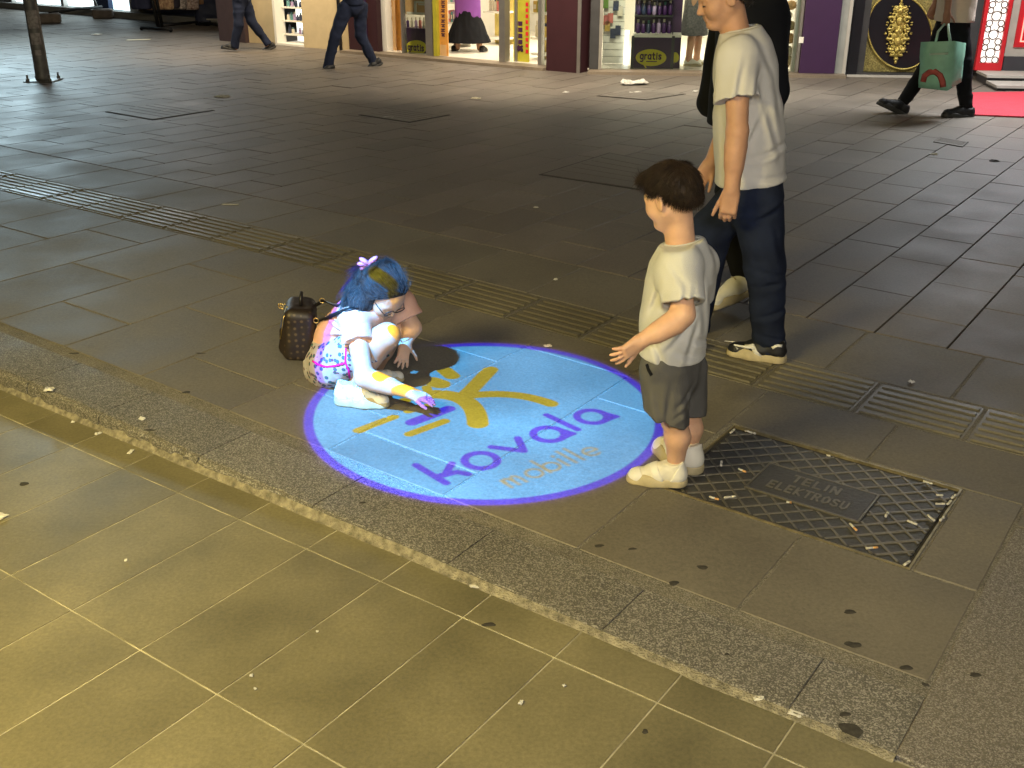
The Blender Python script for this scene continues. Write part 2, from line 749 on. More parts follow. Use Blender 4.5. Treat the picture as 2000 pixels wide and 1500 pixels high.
class Sculpt:
    def __init__(s):
        s.ops = []

    def cone(s, a, b, r1, r2=None, k=.02, q=None, n=None, op='u', cut=None):
        r2 = r1 if r2 is None else r2
        a, b = np.array(a, float), np.array(b, float)
        m = max(r1, r2)
        s.ops.append(('cone', op, k, np.minimum(a, b) - m, np.maximum(a, b) + m, (a, b, r1, r2, q, None if n is None else nrm(n), None if cut is None else (np.array(cut[0], float), nrm(cut[1])))))
        return s

    def ell(s, c, r, R=None, k=.02, op='u'):
        c, r = np.array(c, float), np.array([r] * 3 if isinstance(r, (int, float)) else r, float)
        R = np.eye(3) if R is None else np.asarray(R, float)
        s.ops.append(('ell', op, k, c - r.max(), c + r.max(), (c, r, R)))
        return s

    def box(s, c, h, R=None, rnd=.01, k=.02, op='u'):
        c, h = np.array(c, float), np.array(h, float)
        R = np.eye(3) if R is None else np.asarray(R, float)
        m = np.linalg.norm(h)
        s.ops.append(('box', op, k, c - m, c + m, (c, h, R, rnd)))
        return s

    def half(s, p0, n, k=.004, lo=None, hi=None):
        s.ops.append(('half', 'i', k, None if lo is None else np.array(lo, float), None if hi is None else np.array(hi, float), (np.array(p0, float), nrm(n))))
        return s

    def grow(s, e):
        """same shape, e larger"""
        t = Sculpt()
        for kind, op, k, lo, hi, d in s.ops:
            if kind == 'cone':
                a, b, r1, r2, q, n, cut = d
                g = e if op == 'u' else -e
                t.cone(a, b, max(r1 + g, .001), max(r2 + g, .001), k, q, n, op, cut)
            elif kind == 'ell':
                c, r, R = d
                g = e if op == 'u' else -e
                t.ell(c, np.maximum(r + g, .001), R, k, op)
            elif kind == 'box':
                c, h, R, rnd = d
                t.box(c, h + (e if op == 'u' else -e), R, rnd, k, op)
            else:
                t.ops.append((kind, op, k, lo, hi, d))
        return t

    def build(s, vox, wr=None, pad=.02):
        los = [o[3] for o in s.ops if o[1] == 'u']
        his = [o[4] for o in s.ops if o[1] == 'u']
        lo = np.min(los, axis=0) - pad - 2 * vox
        hi = np.max(his, axis=0) + pad + 2 * vox
        n = np.ceil((hi - lo) / vox).astype(int) + 1
        ax = [(lo[i] + vox * np.arange(n[i])).astype(np.float32) for i in range(3)]
        D = np.full(n, .06, np.float32)
        done = wr is None
        for kind, op, k, l, h, d in s.ops:
            if kind == 'half' and not done:
                done = True
                i, j, k_ = np.nonzero(np.abs(D) < .03)
                D[i, j, k_] += wr(ax[0][i], ax[1][j], ax[2][k_]).astype(np.float32)
            if l is None:
                sl = (slice(0, n[0]), slice(0, n[1]), slice(0, n[2]))
            else:
                m = max(k, 0) + 3 * vox + .03
                i0 = np.maximum(np.floor((l - m - lo) / vox).astype(int), 0)
                i1 = np.minimum(np.ceil((h + m - lo) / vox).astype(int) + 1, n)
                if (i1 <= i0).any():
                    continue
                sl = tuple(slice(i0[i], i1[i]) for i in range(3))
            X = ax[0][sl[0]][:, None, None]
            Y = ax[1][sl[1]][None, :, None]
            Z = ax[2][sl[2]][None, None, :]
            if kind == 'cone':
                a, b, r1, r2, q, nn, cut = d
                ba = b - a
                L = max(ba @ ba, 1e-12)
                x, y, z = X - a[0], Y - a[1], Z - a[2]
                t = np.clip((x * ba[0] + y * ba[1] + z * ba[2]) / L, 0, 1)
                x, y, z = x - t * ba[0], y - t * ba[1], z - t * ba[2]
                if q is not None:
                    c_ = x * nn[0] + y * nn[1] + z * nn[2]
                    g = c_ * (1 / q - 1)
                    x, y, z = x + nn[0] * g, y + nn[1] * g, z + nn[2] * g
                e = np.sqrt(x * x + y * y + z * z) - (r1 + (r2 - r1) * t)
                if q is not None and q < 1:
                    e = e * q
                if cut is not None:
                    c_ = (X - cut[0][0]) * cut[1][0] + (Y - cut[0][1]) * cut[1][1] + (Z - cut[0][2]) * cut[1][2]
                    e = np.maximum(e, c_)
            elif kind == 'ell':
                c, r, R = d
                x, y, z = X - c[0], Y - c[1], Z - c[2]
                l0 = (x * R[0][0] + y * R[0][1] + z * R[0][2]) / r[0]
                l1 = (x * R[1][0] + y * R[1][1] + z * R[1][2]) / r[1]
                l2 = (x * R[2][0] + y * R[2][1] + z * R[2][2]) / r[2]
                k0 = np.sqrt(l0 * l0 + l1 * l1 + l2 * l2)
                k1 = np.sqrt((l0 / r[0]) ** 2 + (l1 / r[1]) ** 2 + (l2 / r[2]) ** 2) + 1e-6
                e = k0 * (k0 - 1) / k1
            elif kind == 'box':
                c, hh, R, rnd = d
                x, y, z = X - c[0], Y - c[1], Z - c[2]
                q0 = np.abs(x * R[0][0] + y * R[0][1] + z * R[0][2]) - hh[0] + rnd
                q1 = np.abs(x * R[1][0] + y * R[1][1] + z * R[1][2]) - hh[1] + rnd
                q2 = np.abs(x * R[2][0] + y * R[2][1] + z * R[2][2]) - hh[2] + rnd
                e = np.sqrt(np.maximum(q0, 0) ** 2 + np.maximum(q1, 0) ** 2 + np.maximum(q2, 0) ** 2) + np.minimum(np.maximum(np.maximum(q0, q1), q2), 0) - rnd
            else:
                p0, nn = d
                e = (X - p0[0]) * nn[0] + (Y - p0[1]) * nn[1] + (Z - p0[2]) * nn[2]
            cur = D[sl]
            if op == 'u':
                if k > 0:
                    hh_ = np.maximum(k - np.abs(cur - e), 0) / k
                    D[sl] = np.minimum(cur, e) - hh_ * hh_ * k * .25
                else:
                    D[sl] = np.minimum(cur, e)
            else:
                if op == 's':
                    e = -e
                if k > 0:
                    hh_ = np.maximum(k - np.abs(cur - e), 0) / k
                    D[sl] = np.maximum(cur, e) + hh_ * hh_ * k * .25
                else:
                    D[sl] = np.maximum(cur, e)
        if not done:
            near = np.abs(D) < .03
            i, j, k_ = np.nonzero(near)
            D[i, j, k_] += wr(ax[0][i], ax[1][j], ax[2][k_]).astype(np.float32)
        return nets(D, lo, vox)


def nets(D, lo, vox):
    neg = D < 0
    n = D.shape
    c8 = [neg[dx:n[0] - 1 + dx, dy:n[1] - 1 + dy, dz:n[2] - 1 + dz] for dx in (0, 1) for dy in (0, 1) for dz in (0, 1)]
    tot = sum(c.astype(np.int8) for c in c8)
    I, J, K = np.nonzero((tot > 0) & (tot < 8))
    ids = np.full([m - 1 for m in n], -1, np.int32)
    ids[I, J, K] = np.arange(len(I))
    offs = [(dx, dy, dz) for dx in (0, 1) for dy in (0, 1) for dz in (0, 1)]
    val = np.stack([D[I + o[0], J + o[1], K + o[2]] for o in offs], 1)
    acc = np.zeros((len(I), 3))
    cnt = np.zeros(len(I))
    for a in range(8):
        for b in range(a + 1, 8):
            if sum(abs(offs[a][i] - offs[b][i]) for i in range(3)) != 1:
                continue
            va, vb = val[:, a], val[:, b]
            cr = (va < 0) != (vb < 0)
            t = np.where(cr, va / np.where(cr, va - vb, 1), 0)
            for i in range(3):
                acc[:, i] += np.where(cr, offs[a][i] + t * (offs[b][i] - offs[a][i]), 0)
            cnt += cr
    V = lo + vox * (np.stack([I, J, K], 1) + acc / cnt[:, None])
    F = []
    for axis in range(3):
        o1, o2 = [(1, 2), (2, 0), (0, 1)][axis]
        s0 = [slice(1, m - 1) for m in n]
        s0[axis] = slice(0, n[axis] - 1)
        s1 = list(s0)
        s1[axis] = slice(1, n[axis])
        A, B = neg[tuple(s0)], neg[tuple(s1)]
        idx = np.nonzero(A != B)
        fl = A[idx]
        g = [idx[i] + (0 if i == axis else 1) for i in range(3)]
        def cell(d1, d2):
            q = [g[0].copy(), g[1].copy(), g[2].copy()]
            q[o1] = q[o1] + d1
            q[o2] = q[o2] + d2
            return ids[q[0], q[1], q[2]]
        quad = np.stack([cell(-1, -1), cell(0, -1), cell(0, 0), cell(-1, 0)], 1)
        quad[~fl] = quad[~fl][:, ::-1]
        F.append(quad)
    F = np.concatenate(F)
    F = F[(F >= 0).all(1)]
    return V, F


def vnormals(V, F):
    a, b, c, d = V[F[:, 0]], V[F[:, 1]], V[F[:, 2]], V[F[:, 3]]
    fn = np.cross(c - a, d - b)
    N = np.zeros_like(V)
    for i in range(4):
        np.add.at(N, F[:, i], fn)
    return N / (np.linalg.norm(N, axis=1)[:, None] + 1e-12)


def folds(amp=.004, scale=14.0, stretch=(1, 1, .35), seed=1, amp2=.0015):
    """soft cloth folds: ridged, stretched noise"""
    def f(x, y, z):
        a = vnoise(x * scale * stretch[0] + 50, y * scale * stretch[1] + 50, z * scale * stretch[2] + 50, seed)
        b = vnoise(x * scale * 2.3 + 9, y * scale * 2.3 + 9, z * scale * 2.3 + 9, seed + 5)
        r = 1 - np.abs(2 * a - 1) * 2
        return -amp * r * .6 - amp2 * (2 * b - 1)
    return f


def creases(lines, Y, base=None):
    """pulled folds in cloth: a groove with a soft ridge beside it along each line"""
    segs = []
    for p, q, w, a in lines:
        A, B = P(p[0], p[1], Y), P(q[0], q[1], Y)
        segs.append((A[0], A[2], B[0], B[2], w, a))

    def f(x, y, z):
        out = 0 if base is None else base(x, y, z)
        jx = .006 * (vnoise(x * 22, y * 22, z * 22, 77) - .5)
        for ax_, az_, bx, bz, w, a in segs:
            vx, vz = bx - ax_, bz - az_
            L2 = vx * vx + vz * vz
            t = ((x - ax_) * vx + (z - az_) * vz) / L2
            tc_ = np.clip(t, 0, 1)
            dx, dz = x - ax_ - tc_ * vx + jx, z - az_ - tc_ * vz + jx
            sd = ((x - ax_) * vz - (z - az_) * vx) / math.sqrt(L2) + jx
            dd = np.sqrt(dx * dx + dz * dz)
            fade = np.exp(-np.maximum(dd - np.abs(sd), 0) / (w * 2)) * (.35 + .65 * np.sin(np.pi * np.clip(t, .02, .98)))
            out = out + a * fade * (np.exp(-(sd / w) ** 2) - .75 * np.exp(-((sd - 1.9 * w) / (1.2 * w)) ** 2))
        return out
    return f


def drape(bvh, pts, off):
    """points of a strap lying on a surface, each found on the line of sight through the photograph"""
    out, ns = [], []
    for px, py in pts:
        d = ray(px, py)
        d = d / np.linalg.norm(d)
        h, n, i, dist = bvh.ray_cast(Vector((0, 0, CAM_H)), Vector(d))
        if h is None:
            h, n, i, dist = bvh.find_nearest(Vector(P(px, py, 3.9)))
        nv = np.array(n)
        if nv @ d > 0:
            nv = -nv
        out.append(np.array(h) + nv * off)
        ns.append(nv)
    return out, ns


# ------------------------------------------------------------------ the ground
m_slab = stone('paving_stone', (.122, .108, .084), (.172, .153, .119), (.54, .68), objvar=.10, bump=.22, stains=.35)
m_far = stone('street_paving', (.114, .098, .083), (.160, .138, .117), (.52, .64), objvar=.12, bump=.16, stains=.3)
m_granite = stone('granite_kerb', (.088, .082, .070), (.120, .111, .093), (.5, .75), speck=.36, speck_scale=290, objvar=.08, bump=.5, cloud=3)
m_terr = stone('terrazzo', (.118, .104, .084), (.152, .134, .108), (.5, .7), speck=.3, speck_scale=330, objvar=.05, bump=.4)
m_tile = stone('porcelain_tile', (.128, .115, .068), (.200, .177, .104), (.34, .5), objvar=.09, bump=.12, cloud=3.4, stains=.25)
m_grout = M('pale_grout', (.37, .34, .255), .9, var=.45, vscale=9, bump=.3)
m_mortar = stone('sand_mortar', (.095, .086, .068), (.165, .147, .113), (.8, .95), objvar=0, bump=.6, cloud=9, speck=.25, speck_scale=400)
m_dirt = M('dark_joint', (.050, .045, .039), .95, var=.3, vscale=20)
m_tact = stone('tactile_paving', (.105, .094, .064), (.15, .132, .088), (.38, .6), objvar=.12, bump=.3, stains=.3)
m_iron = stone('cast_iron', (.052, .050, .047), (.085, .080, .070), (.33, .5), objvar=.1, bump=.4)
for _n in m_iron.node_tree.nodes:
    if _n.type == 'BSDF_PRINCIPLED':
        _n.inputs['Metallic'].default_value = .45


def bed(name, a0, a1, b0, b1, dz, mat, na=24, nb=6, zf=zp, hole=None):
    vs, fs = [], []
    la = [a0 + (a1 - a0) * i / na for i in range(na + 1)]
    lb = [b0 + (b1 - b0) * j / nb for j in range(nb + 1)]
    if hole:
        la = sorted(la + [hole[0], hole[1]])
        lb = sorted(lb + [hole[2], hole[3]])
        na, nb = na + 2, nb + 2
    for i in range(na + 1):
        for j in range(nb + 1):
            a, b = la[i], lb[j]
            w = ab2w(a, b)
            vs.append((w[0], w[1], zf(a, b) + dz))
    for i in range(na):
        for j in range(nb):
            k = i * (nb + 1) + j
            if hole and hole[0] <= (la[i] + la[i + 1]) / 2 <= hole[1] and hole[2] <= (lb[j] + lb[j + 1]) / 2 <= hole[3]:
                continue
            fs.append((k, k + 1, k + nb + 2, k + nb + 1))
    o = mesh_obj(name, vs, fs, mat)
    return tag(o, kind='structure')


# beds the stones are laid in
street = bed('street', -22, 40, 4.74, 40, -.012, m_dirt, 62, 60)
pavement = bed('pavement', -22, 40, 2.30, 4.74, -.003, m_mortar, 248, 8, hole=(.584, 1.414, 2.851, 3.441))
walkway = bed('walkway', -12, 18, -8, 2.045, -.0016, m_grout, 8, 8, zf=lambda a, b: 0.0)
# everything beyond, out to the horizon
gv = [(-140, -60, -.06), (140, -60, -.06), (140, 200, -.06), (-140, 200, -.06)]
tag(mesh_obj('ground', gv, [(0, 1, 2, 3)], m_dirt), kind='structure')

_cache = {}


def slab_mesh(name, la, lb, mat, bev, th=.05):
    key = (name, round(la, 3), round(lb, 3), mat.name, bev)
    if key not in _cache:
        mb = MB()
        mb.bevbox((0, 0, -th / 2), (la / 2, lb / 2, th / 2), b=bev)
        me = bpy.data.meshes.new(name)
        me.from_pydata(mb.v, [], mb.f)
        me.materials.append(mat)
        _cache[key] = me
    return _cache[key]


def place_ab(name, me, a, b, parent, dz=0.0, zf=zp):
    """a piece of paving whose local x runs along A and y along B, laid to the fall of the street"""
    o = bpy.data.objects.new(name, me)
    w = ab2w(a, b)
    z = zf(a, b)
    ga = (zf(a + .05, b) - zf(a - .05, b)) / .1
    gb = (zf(a, b + .05) - zf(a, b - .05)) / .1
    xa = Vector((dA[0], dA[1], ga)).normalized()
    yb = Vector((dB[0], dB[1], gb)).normalized()
    zz = xa.cross(yb)
    if zz.z < 0:
        zz = -zz
    xa2 = yb.cross(zz)
    if xa2.dot(xa) < 0:
        # keep a right handed frame: A,B are left handed seen from above, so mirror along x
        xa2 = -xa2
    m = Matrix((xa2, yb, xa2.cross(yb))).transposed()
    if m.determinant() < 0:
        m = Matrix((-xa2, yb, (-xa2).cross(yb))).transposed()
    if (m @ Vector((0, 0, 1))).z < 0:
        m = Matrix((-xa2, yb, (-xa2).cross(yb))).transposed()
    p0 = origin_of(parent)
    o.matrix_local = Matrix.Translation(Vector((w[0] - p0[0], w[1] - p0[1], z + dz - p0[2]))) @ m.to_4x4()
    col.objects.link(o)
    o.parent = parent
    return o


def in_view(a, b, m=260):
    w = ab2w(a, b)
    if w[1] < .4:
        return None
    x, y = proj((w[0], w[1], zp(a, b)))
    if -m < x < 2000 + m and -150 < y < 1500 + m:
        return x, y
    return None


def slab(a0, a1, b0, b1, parent, mat, gap=.006, bev=.004, name='paving_slab', zf=zp, jig=.0005):
    la, lb = a1 - a0 - gap, b1 - b0 - gap
    if la < .03 or lb < .03:
        return None
    me = slab_mesh(name, la, lb, mat, bev)
    return place_ab(name, me, (a0 + a1) / 2, (b0 + b1) / 2, parent, dz=random.uniform(-jig, jig), zf=zf)


# --- near terrace of 30 x 60 porcelain tiles
flat = lambda a, b: 0.0
for i in range(-14, 34):
    a0 = .918 - .005 + .3012 * i
    for (b0, b1) in ((1.899, 2.040), (1.297, 1.899), (.695, 1.297), (.093, .695)):
        if in_view(a0, b0) or in_view(a0 + .3, b1) or in_view(a0, b1) or in_view(a0 + .3, b0):
            slab(a0, a0 + .3012, b0, b1, walkway, m_tile, gap=.0044, bev=.0008, name='floor_tile', zf=flat, jig=.0003)

# --- granite kerb
kerb = bed('kerb', .38, 12, 2.06, 2.31, -.004, m_mortar, 60, 2)
kj = [.383, .641, 1.168, 1.699, 2.25, 2.80, 3.36, 3.83, 4.45, 5.0, 5.55, 6.1, 6.65, 7.2, 7.75, 8.3, 8.85, 9.4, 9.95]


def kerb_stone(a0, a1):
    """worn kerb stone: rounded, chipped front arris, rough split face that deepens to the left"""
    na, gap = max(4, int((a1 - a0) / .035)), .005
    rowb = [(2.3025, -.003), (2.298, 0), (2.20, 0), (2.10, 0), (2.070, -.0015), (2.056, -.007), (2.049, -.018), (2.046, -.05), (2.046, -.15)]
    vs, fs = [], []
    for i in range(na + 1):
        a = a0 + gap / 2 + (a1 - a0 - gap) * i / na
        chip = max(0, random.gauss(-.7, .8)) * .011
        for k, (b, dz) in enumerate(rowb):
            jb, jz = 0, 0
            if 3 < k < 8:
                jb = chip * (.4 if k == 4 else 1) + random.uniform(-.0025, .0025)
                jz = -chip * .35 * (k == 5)
            w = ab2w(a, b + jb)
            vs.append((w[0], w[1], zp(a, b) + dz + jz))
    nk = len(rowb)
    for i in range(na):
        for k in range(nk - 1):
            q = i * nk + k
            fs.append((q, q + nk, q + nk + 1, q + 1))
    fs.append(tuple(range(nk)))
    fs.append(tuple(na * nk + k for k in range(nk - 1, -1, -1)))
    return mesh_obj('kerb_stone', vs, fs, m_granite, kerb)


for a0, a1 in zip(kj[:-1], kj[1:]):
    kerb_stone(a0, a1)
# mortar fillet along the foot of the kerb, and lumps of it on the worn arris
vs, fs = [], []
nf = 260
for i in range(nf + 1):
    a = .38 + 5.0 * i / nf
    w_ = .006 + .006 * vnoise(np.array([a * 9.]), np.array([0.]), np.array([0.]), 3)[0] + (.010 if a < 1.15 else 0) * vnoise(np.array([a * 14.]), np.array([4.]), np.array([0.]), 3)[0]
    for b, z in ((2.040 - w_, -.001), (2.040 - w_ * .5, .0025), (2.053, .006 + min(zp(a, 2), .02))):
        w = ab2w(a, b)
        vs.append((w[0], w[1], z))
for i in range(nf):
    for k in range(2):
        q = i * 3 + k
        fs.append((q, q + 1, q + 4, q + 3))
mesh_obj('mortar_fillet', vs, fs, M('light_mortar', (.24, .215, .155), .95, var=.5, vscale=40, bump=.8, bscale=160), kerb)

# --- pavement slabs between kerb and tactile strip
tb0, tb1 = 3.818, 4.182
c0 = .39
MH = (.578, 1.42, 2.845, 3.447)
cuts = {2: [3.33], 3: [2.55, 3.59], 4: [2.69, 3.38], 5: [2.62, 3.33], 6: [3.0], 7: [2.7, 3.45], 8: [3.1], -1: [3.29], -2: [2.8], -3: [3.3]}
for c in range(-9, 24):
    a0, a1 = c0 + .5225 * c, c0 + .5225 * (c + 1)
    if c >= 0:
        lo_b = 2.362
    else:
        lo_b = 2.052
    if c == 0:
        for r in ((a0, a1, lo_b, MH[2]), (a0, MH[0], MH[2], MH[3]), (a0, a1, MH[3], tb0)):
            slab(*r, pavement, m_slab)
        continue
    if c == 1:
        for r in ((a0, a1, lo_b, MH[2]), (MH[1], a1, MH[2], MH[3]), (a0, a1, MH[3], tb0)):
            slab(*r, pavement, m_slab)
        continue
    bs = [lo_b] + cuts.get(c, sorted(random.sample([2.7, 3.0, 3.3, 3.55], 1))) + [tb0]
    for b0, b1 in zip(bs[:-1], bs[1:]):
        if in_view((a0 + a1) / 2, (b0 + b1) / 2, 500):
            slab(a0, a1, b0, b1, pavement, m_terr if (c < 0 and b0 < 2.3) else m_slab, gap=.012 if c < 0 else .0055)

# --- tactile strip: ribbed tiles
def tactile_mesh():
    mb = MB()
    la, lb = .406, .352
    mb.bevbox((0, 0, -.02), (la / 2, lb / 2, .02), b=.003)
    for k in range(6):
        y = (k - 2.5) * .057
        x0, x1 = -la / 2 + .014, la / 2 - .014
        pr = [(-.017, 0), (-.011, .0055), (.011, .0055), (.017, 0)]
        vs = [(x0, y + p[0], p[1]) for p in pr] + [(x1, y + p[0], p[1]) for p in pr]
        mb.add(vs, [(0, 1, 5, 4), (1, 2, 6, 5), (2, 3, 7, 6), (0, 3, 2, 1), (4, 5, 6, 7)])
    me = bpy.data.meshes.new('tactile_tile')
    me.from_pydata(mb.v, [], mb.f)
    me.materials.append(m_tact)
    return me


tm = tactile_mesh()
for k in range(-8, 30):
    a = .676 + .2085 + .417 * k
    if in_view(a, 4.0):
        place_ab('tactile_tile', tm, a, 4.0, pavement, dz=random.uniform(-.002, .002))

# --- row of slabs behind the tactile strip
for c in range(-8, 30):
    a0 = .815 + .5165 * c
    if in_view(a0 + .25, 4.45, 400):
        slab(a0, a0 + .5165, 4.185, 4.737, pavement, m_slab, gap=.007)

# --- the street: staggered columns of 33 x 60 stones
cand = []
for c in range(-40, 90):
    a0 = 1.305 + .3275 * c
    off = (c % 2) * .3 + random.uniform(-.08, .08)
    b = 4.742
    first = (.6 - off) if .6 - off > .16 else .6
    while b < 26:
        ln = random.choice([.6, .6, .6, .55, .65]) if first is None else first
        first = None
        b0, b1 = b, b + ln
        if True:
            v = in_view(a0 + .16, (b0 + b1) / 2, 900)
            if v:
                ok_ = True
                w = ab2w(a0 + .16, (b0 + b1) / 2)
                if ok_:
                    cand.append((np.hypot(*w) + (0 if -30 < v[0] < 2030 and v[1] < 1500 else 30), a0, b0, b1))
        b = b1
cand.sort()
for d_, a0, b0, b1 in cand[:298]:
    slab(a0, a0 + .3275, b0, b1, street, m_far, gap=.007, bev=.0022, jig=.0010)
mb = MB()
for d_, a0, b0, b1 in cand[298:]:
    g = .0055
    z0 = random.uniform(-.0015, .0015)
    q = []
    for (a, b) in ((a0 + g, b0 + g), (a0 + .3275 - g, b0 + g), (a0 + .3275 - g, b1 - g), (a0 + g, b1 - g)):
        w = ab2w(a, b)
        q.append((w[0], w[1], zp(a, b) + z0))
    lo4 = [(x, y, z - .012) for x, y, z in q]
    mb.add(q + lo4, [(3, 2, 1, 0), (0, 1, 5, 4), (1, 2, 6, 5), (2, 3, 7, 6), (3, 0, 4, 7)])
o = mb.build('paving_slabs_beyond', m_far, street)
o['kind'] = 'stuff'


# ------------------------------------------------------------------ shopfronts
class Front:
    """a facade line on the ground; s runs along it to the right, d goes inwards, z up"""
    def __init__(s, p0, p1):
        s.O = np.array(p0, float)
        s.u = nrm(np.array(p1, float) - s.O)
        s.n = np.array([-s.u[1], s.u[0]])
        if s.n[1] < 0:
            s.n = -s.n

    def hit(s, px, py, d=0.0):
        r = ray(px, py)
        t = ((s.O + s.n * d) @ s.n) / (r[:2] @ s.n)
        p = r[:2] * t
        return float((p - s.O) @ s.u), CAM_H + r[2] * t

    def pt(s, a, d, z):
        p = s.O + s.u * a + s.n * d
        return np.array([p[0], p[1], z])

    def R(s):
        return np.array([[s.u[0], s.u[1], 0], [s.n[0], s.n[1], 0], [0, 0, 1]])

    def box(s, mb, s0, s1, d0, d1, z0, z1):
        mb.hexa([s.pt(s0, d0, z0), s.pt(s1, d0, z0), s.pt(s1, d1, z0), s.pt(s0, d1, z0), s.pt(s0, d0, z1), s.pt(s1, d0, z1), s.pt(s1, d1, z1), s.pt(s0, d1, z1)])
        return mb

    def px(s, x, y=110, d=0.0):
        return s.hit(x, y, d)[0]


FA = Front(gpt(745, 105)[:2], gpt(745, 105)[:2] - dA * 5)
FB = Front((0.954, 14.129), (4.93, 13.63))
FC = Front(gpt(1648, 148)[:2], gpt(1648, 148)[:2] + FB.u)

m_purple = M('purple_panel', (.040, .013, .058), .45, var=.05)
m_maroon = M('maroon_panel', (.034, .010, .014), .5, var=.08)
m_alu = M('brushed_aluminium', (.38, .36, .34), .4, .8, var=.08)
m_dalu = M('dark_grey_metal', (.06, .06, .065), .45, .5)
m_white = M('white_wall', (.80, .78, .72), .8, var=.03)
m_cream = M('cream_render', (.52, .42, .26), .85, var=.06, bump=.1)
m_floorw = M('glossy_shop_floor', (.78, .74, .66), .25, var=.04)
m_thr = stone('threshold_stone', (.16, .13, .10), (.22, .18, .135), (.4, .6), objvar=.03, bump=.2)
m_yellow = M('yellow_sticker', (.72, .66, .03), .5, var=.03)
m_ink = M('purple_print', (.05, .012, .05), .6)
m_orange = M('orange_poster', (.66, .30, .06), .6, var=.15, vscale=14)
m_lorange = M('peach_poster', (.68, .42, .20), .6, var=.12, vscale=9)
m_olive = M('olive_poster', (.40, .36, .03), .6, var=.1)
m_black = M('black_lacquer', (.008, .008, .012), .28, var=.1)
m_gold = M('gilded_relief', (.50, .40, .12), .38, .75, var=.35, vscale=40, bump=.5)
m_red = M('red_lacquer', (.56, .02, .03), .4, var=.06)
m_lit = M('lit_panel', (1.0, .96, .90), .6, var=.01, emit=1.15)
m_litc = M('lit_shop_window', (.62, .90, 1.0), .6, var=.45, vscale=3.0, emit=3.4)
m_litw = M('lit_product_window', (1.0, .97, .88), .6, var=.06, vscale=6, emit=1.6)
m_step = M('dark_granite_step', (.05, .05, .06), .35, var=.1)
m_tread = M('pale_step_tread', (.42, .40, .37), .6, var=.08)
m_carpet = M('red_carpet', (.52, .05, .075), .95, var=.08, bump=.4, bscale=400)
m_conc = M('painted_column', (.30, .31, .30), .8, var=.12, vscale=5)
m_glass = bpy.data.materials.new('clear_glass')
m_glass.use_nodes = True
_g = m_glass.node_tree
_g.nodes.clear()
_tr = _g.nodes.new('ShaderNodeBsdfTransparent')
_tr.inputs[0].default_value = (.93, .97, .95, 1)
_gl = _g.nodes.new('ShaderNodeBsdfGlossy')
_gl.inputs['Roughness'].default_value = .04
_fr = _g.nodes.new('ShaderNodeFresnel')
_fr.inputs['IOR'].default_value = 1.35
_mx = _g.nodes.new('ShaderNodeMixShader')
_go = _g.nodes.new('ShaderNodeOutputMaterial')
_g.links.new(_fr.outputs[0], _mx.inputs[0])
_g.links.new(_tr.outputs[0], _mx.inputs[1])
_g.links.new(_gl.outputs[0], _mx.inputs[2])
_g.links.new(_mx.outputs[0], _go.inputs[0])

SHOP_H = 2.75
S_a0, S_a1 = FA.px(745), FA.hit(1146, 140)[0]
cornerA = FA.pt(S_a1, 0, 0)
sB0, sB1 = FB.hit(1150, 140)[0], FB.hit(1560, 147)[0]

shop = thing('cosmetics_shop', 'brightly lit cosmetics shop with purple and maroon pillars behind the walkers', 'shop', FA.pt(S_a0, 0, 0))
# room
QA, QB = FA.pt(S_a0 - .1, 3.9, 0), FB.pt(sB1 + .2, 3.9, 0)
room = [FA.pt(S_a0, .02, 0), FA.pt(S_a1, .02, 0), FB.pt(sB1, .02, 0), QB, QA]
mb = MB()
mb.prism([p + np.array([0, 0, .02]) for p in room], (0, 0, .02))
mb.build('floor', m_floorw, shop)
mb = MB()
mb.prism([p + np.array([0, 0, SHOP_H]) for p in room], (0, 0, .12))
mb.build('ceiling', m_white, shop)


def wall(p, q, z0, z1, th, mat, parent, name='back_wall'):
    p, q = np.array(p[:2]), np.array(q[:2])
    t = nrm(q - p)
    n_ = np.array([-t[1], t[0]]) * th
    mb = MB()
    pts = [(*p, z0), (*q, z0), (*(q + n_), z0), (*(p + n_), z0)]
    mb.prism(pts[::-1], (0, 0, z1 - z0))
    return mb.build(name, mat, parent)


wall(QB, QA, 0.03, SHOP_H, .1, m_white, shop)
wall(QA, room[0], 0.03, SHOP_H, .1, m_white, shop, 'side_wall')
wall(room[2], QB, 0.03, SHOP_H, .1, m_white, shop, 'side_wall')
# fascia and threshold
mb = MB()
FA.box(mb, S_a0, S_a1, -.12, .06, SHOP_H - .25, 3.5)
FB.box(mb, sB0, FB.px(1640, 147), -.118, .058, SHOP_H - .25, 3.5)
mb.build('fascia', m_purple, shop)
mb = MB()
FA.box(mb, FA.px(690, 100), FA.px(1083, 136), -.28, .018, -.02, .036)
mb.build('threshold', m_thr, shop)
mb = MB()
FB.box(mb, FB.px(1150, 141), FB.px(1646, 147), -.26, .018, -.02, .034)
mb.build('threshold', m_thr, shop)


def fpiece(fr, name, mat, x0, x1, y, d0, d1, z0, z1, parent):
    mb = MB()
    fr.box(mb, fr.px(x0, y), fr.px(x1, y), d0, d1, z0, z1)
    return mb.build(name, mat, parent)


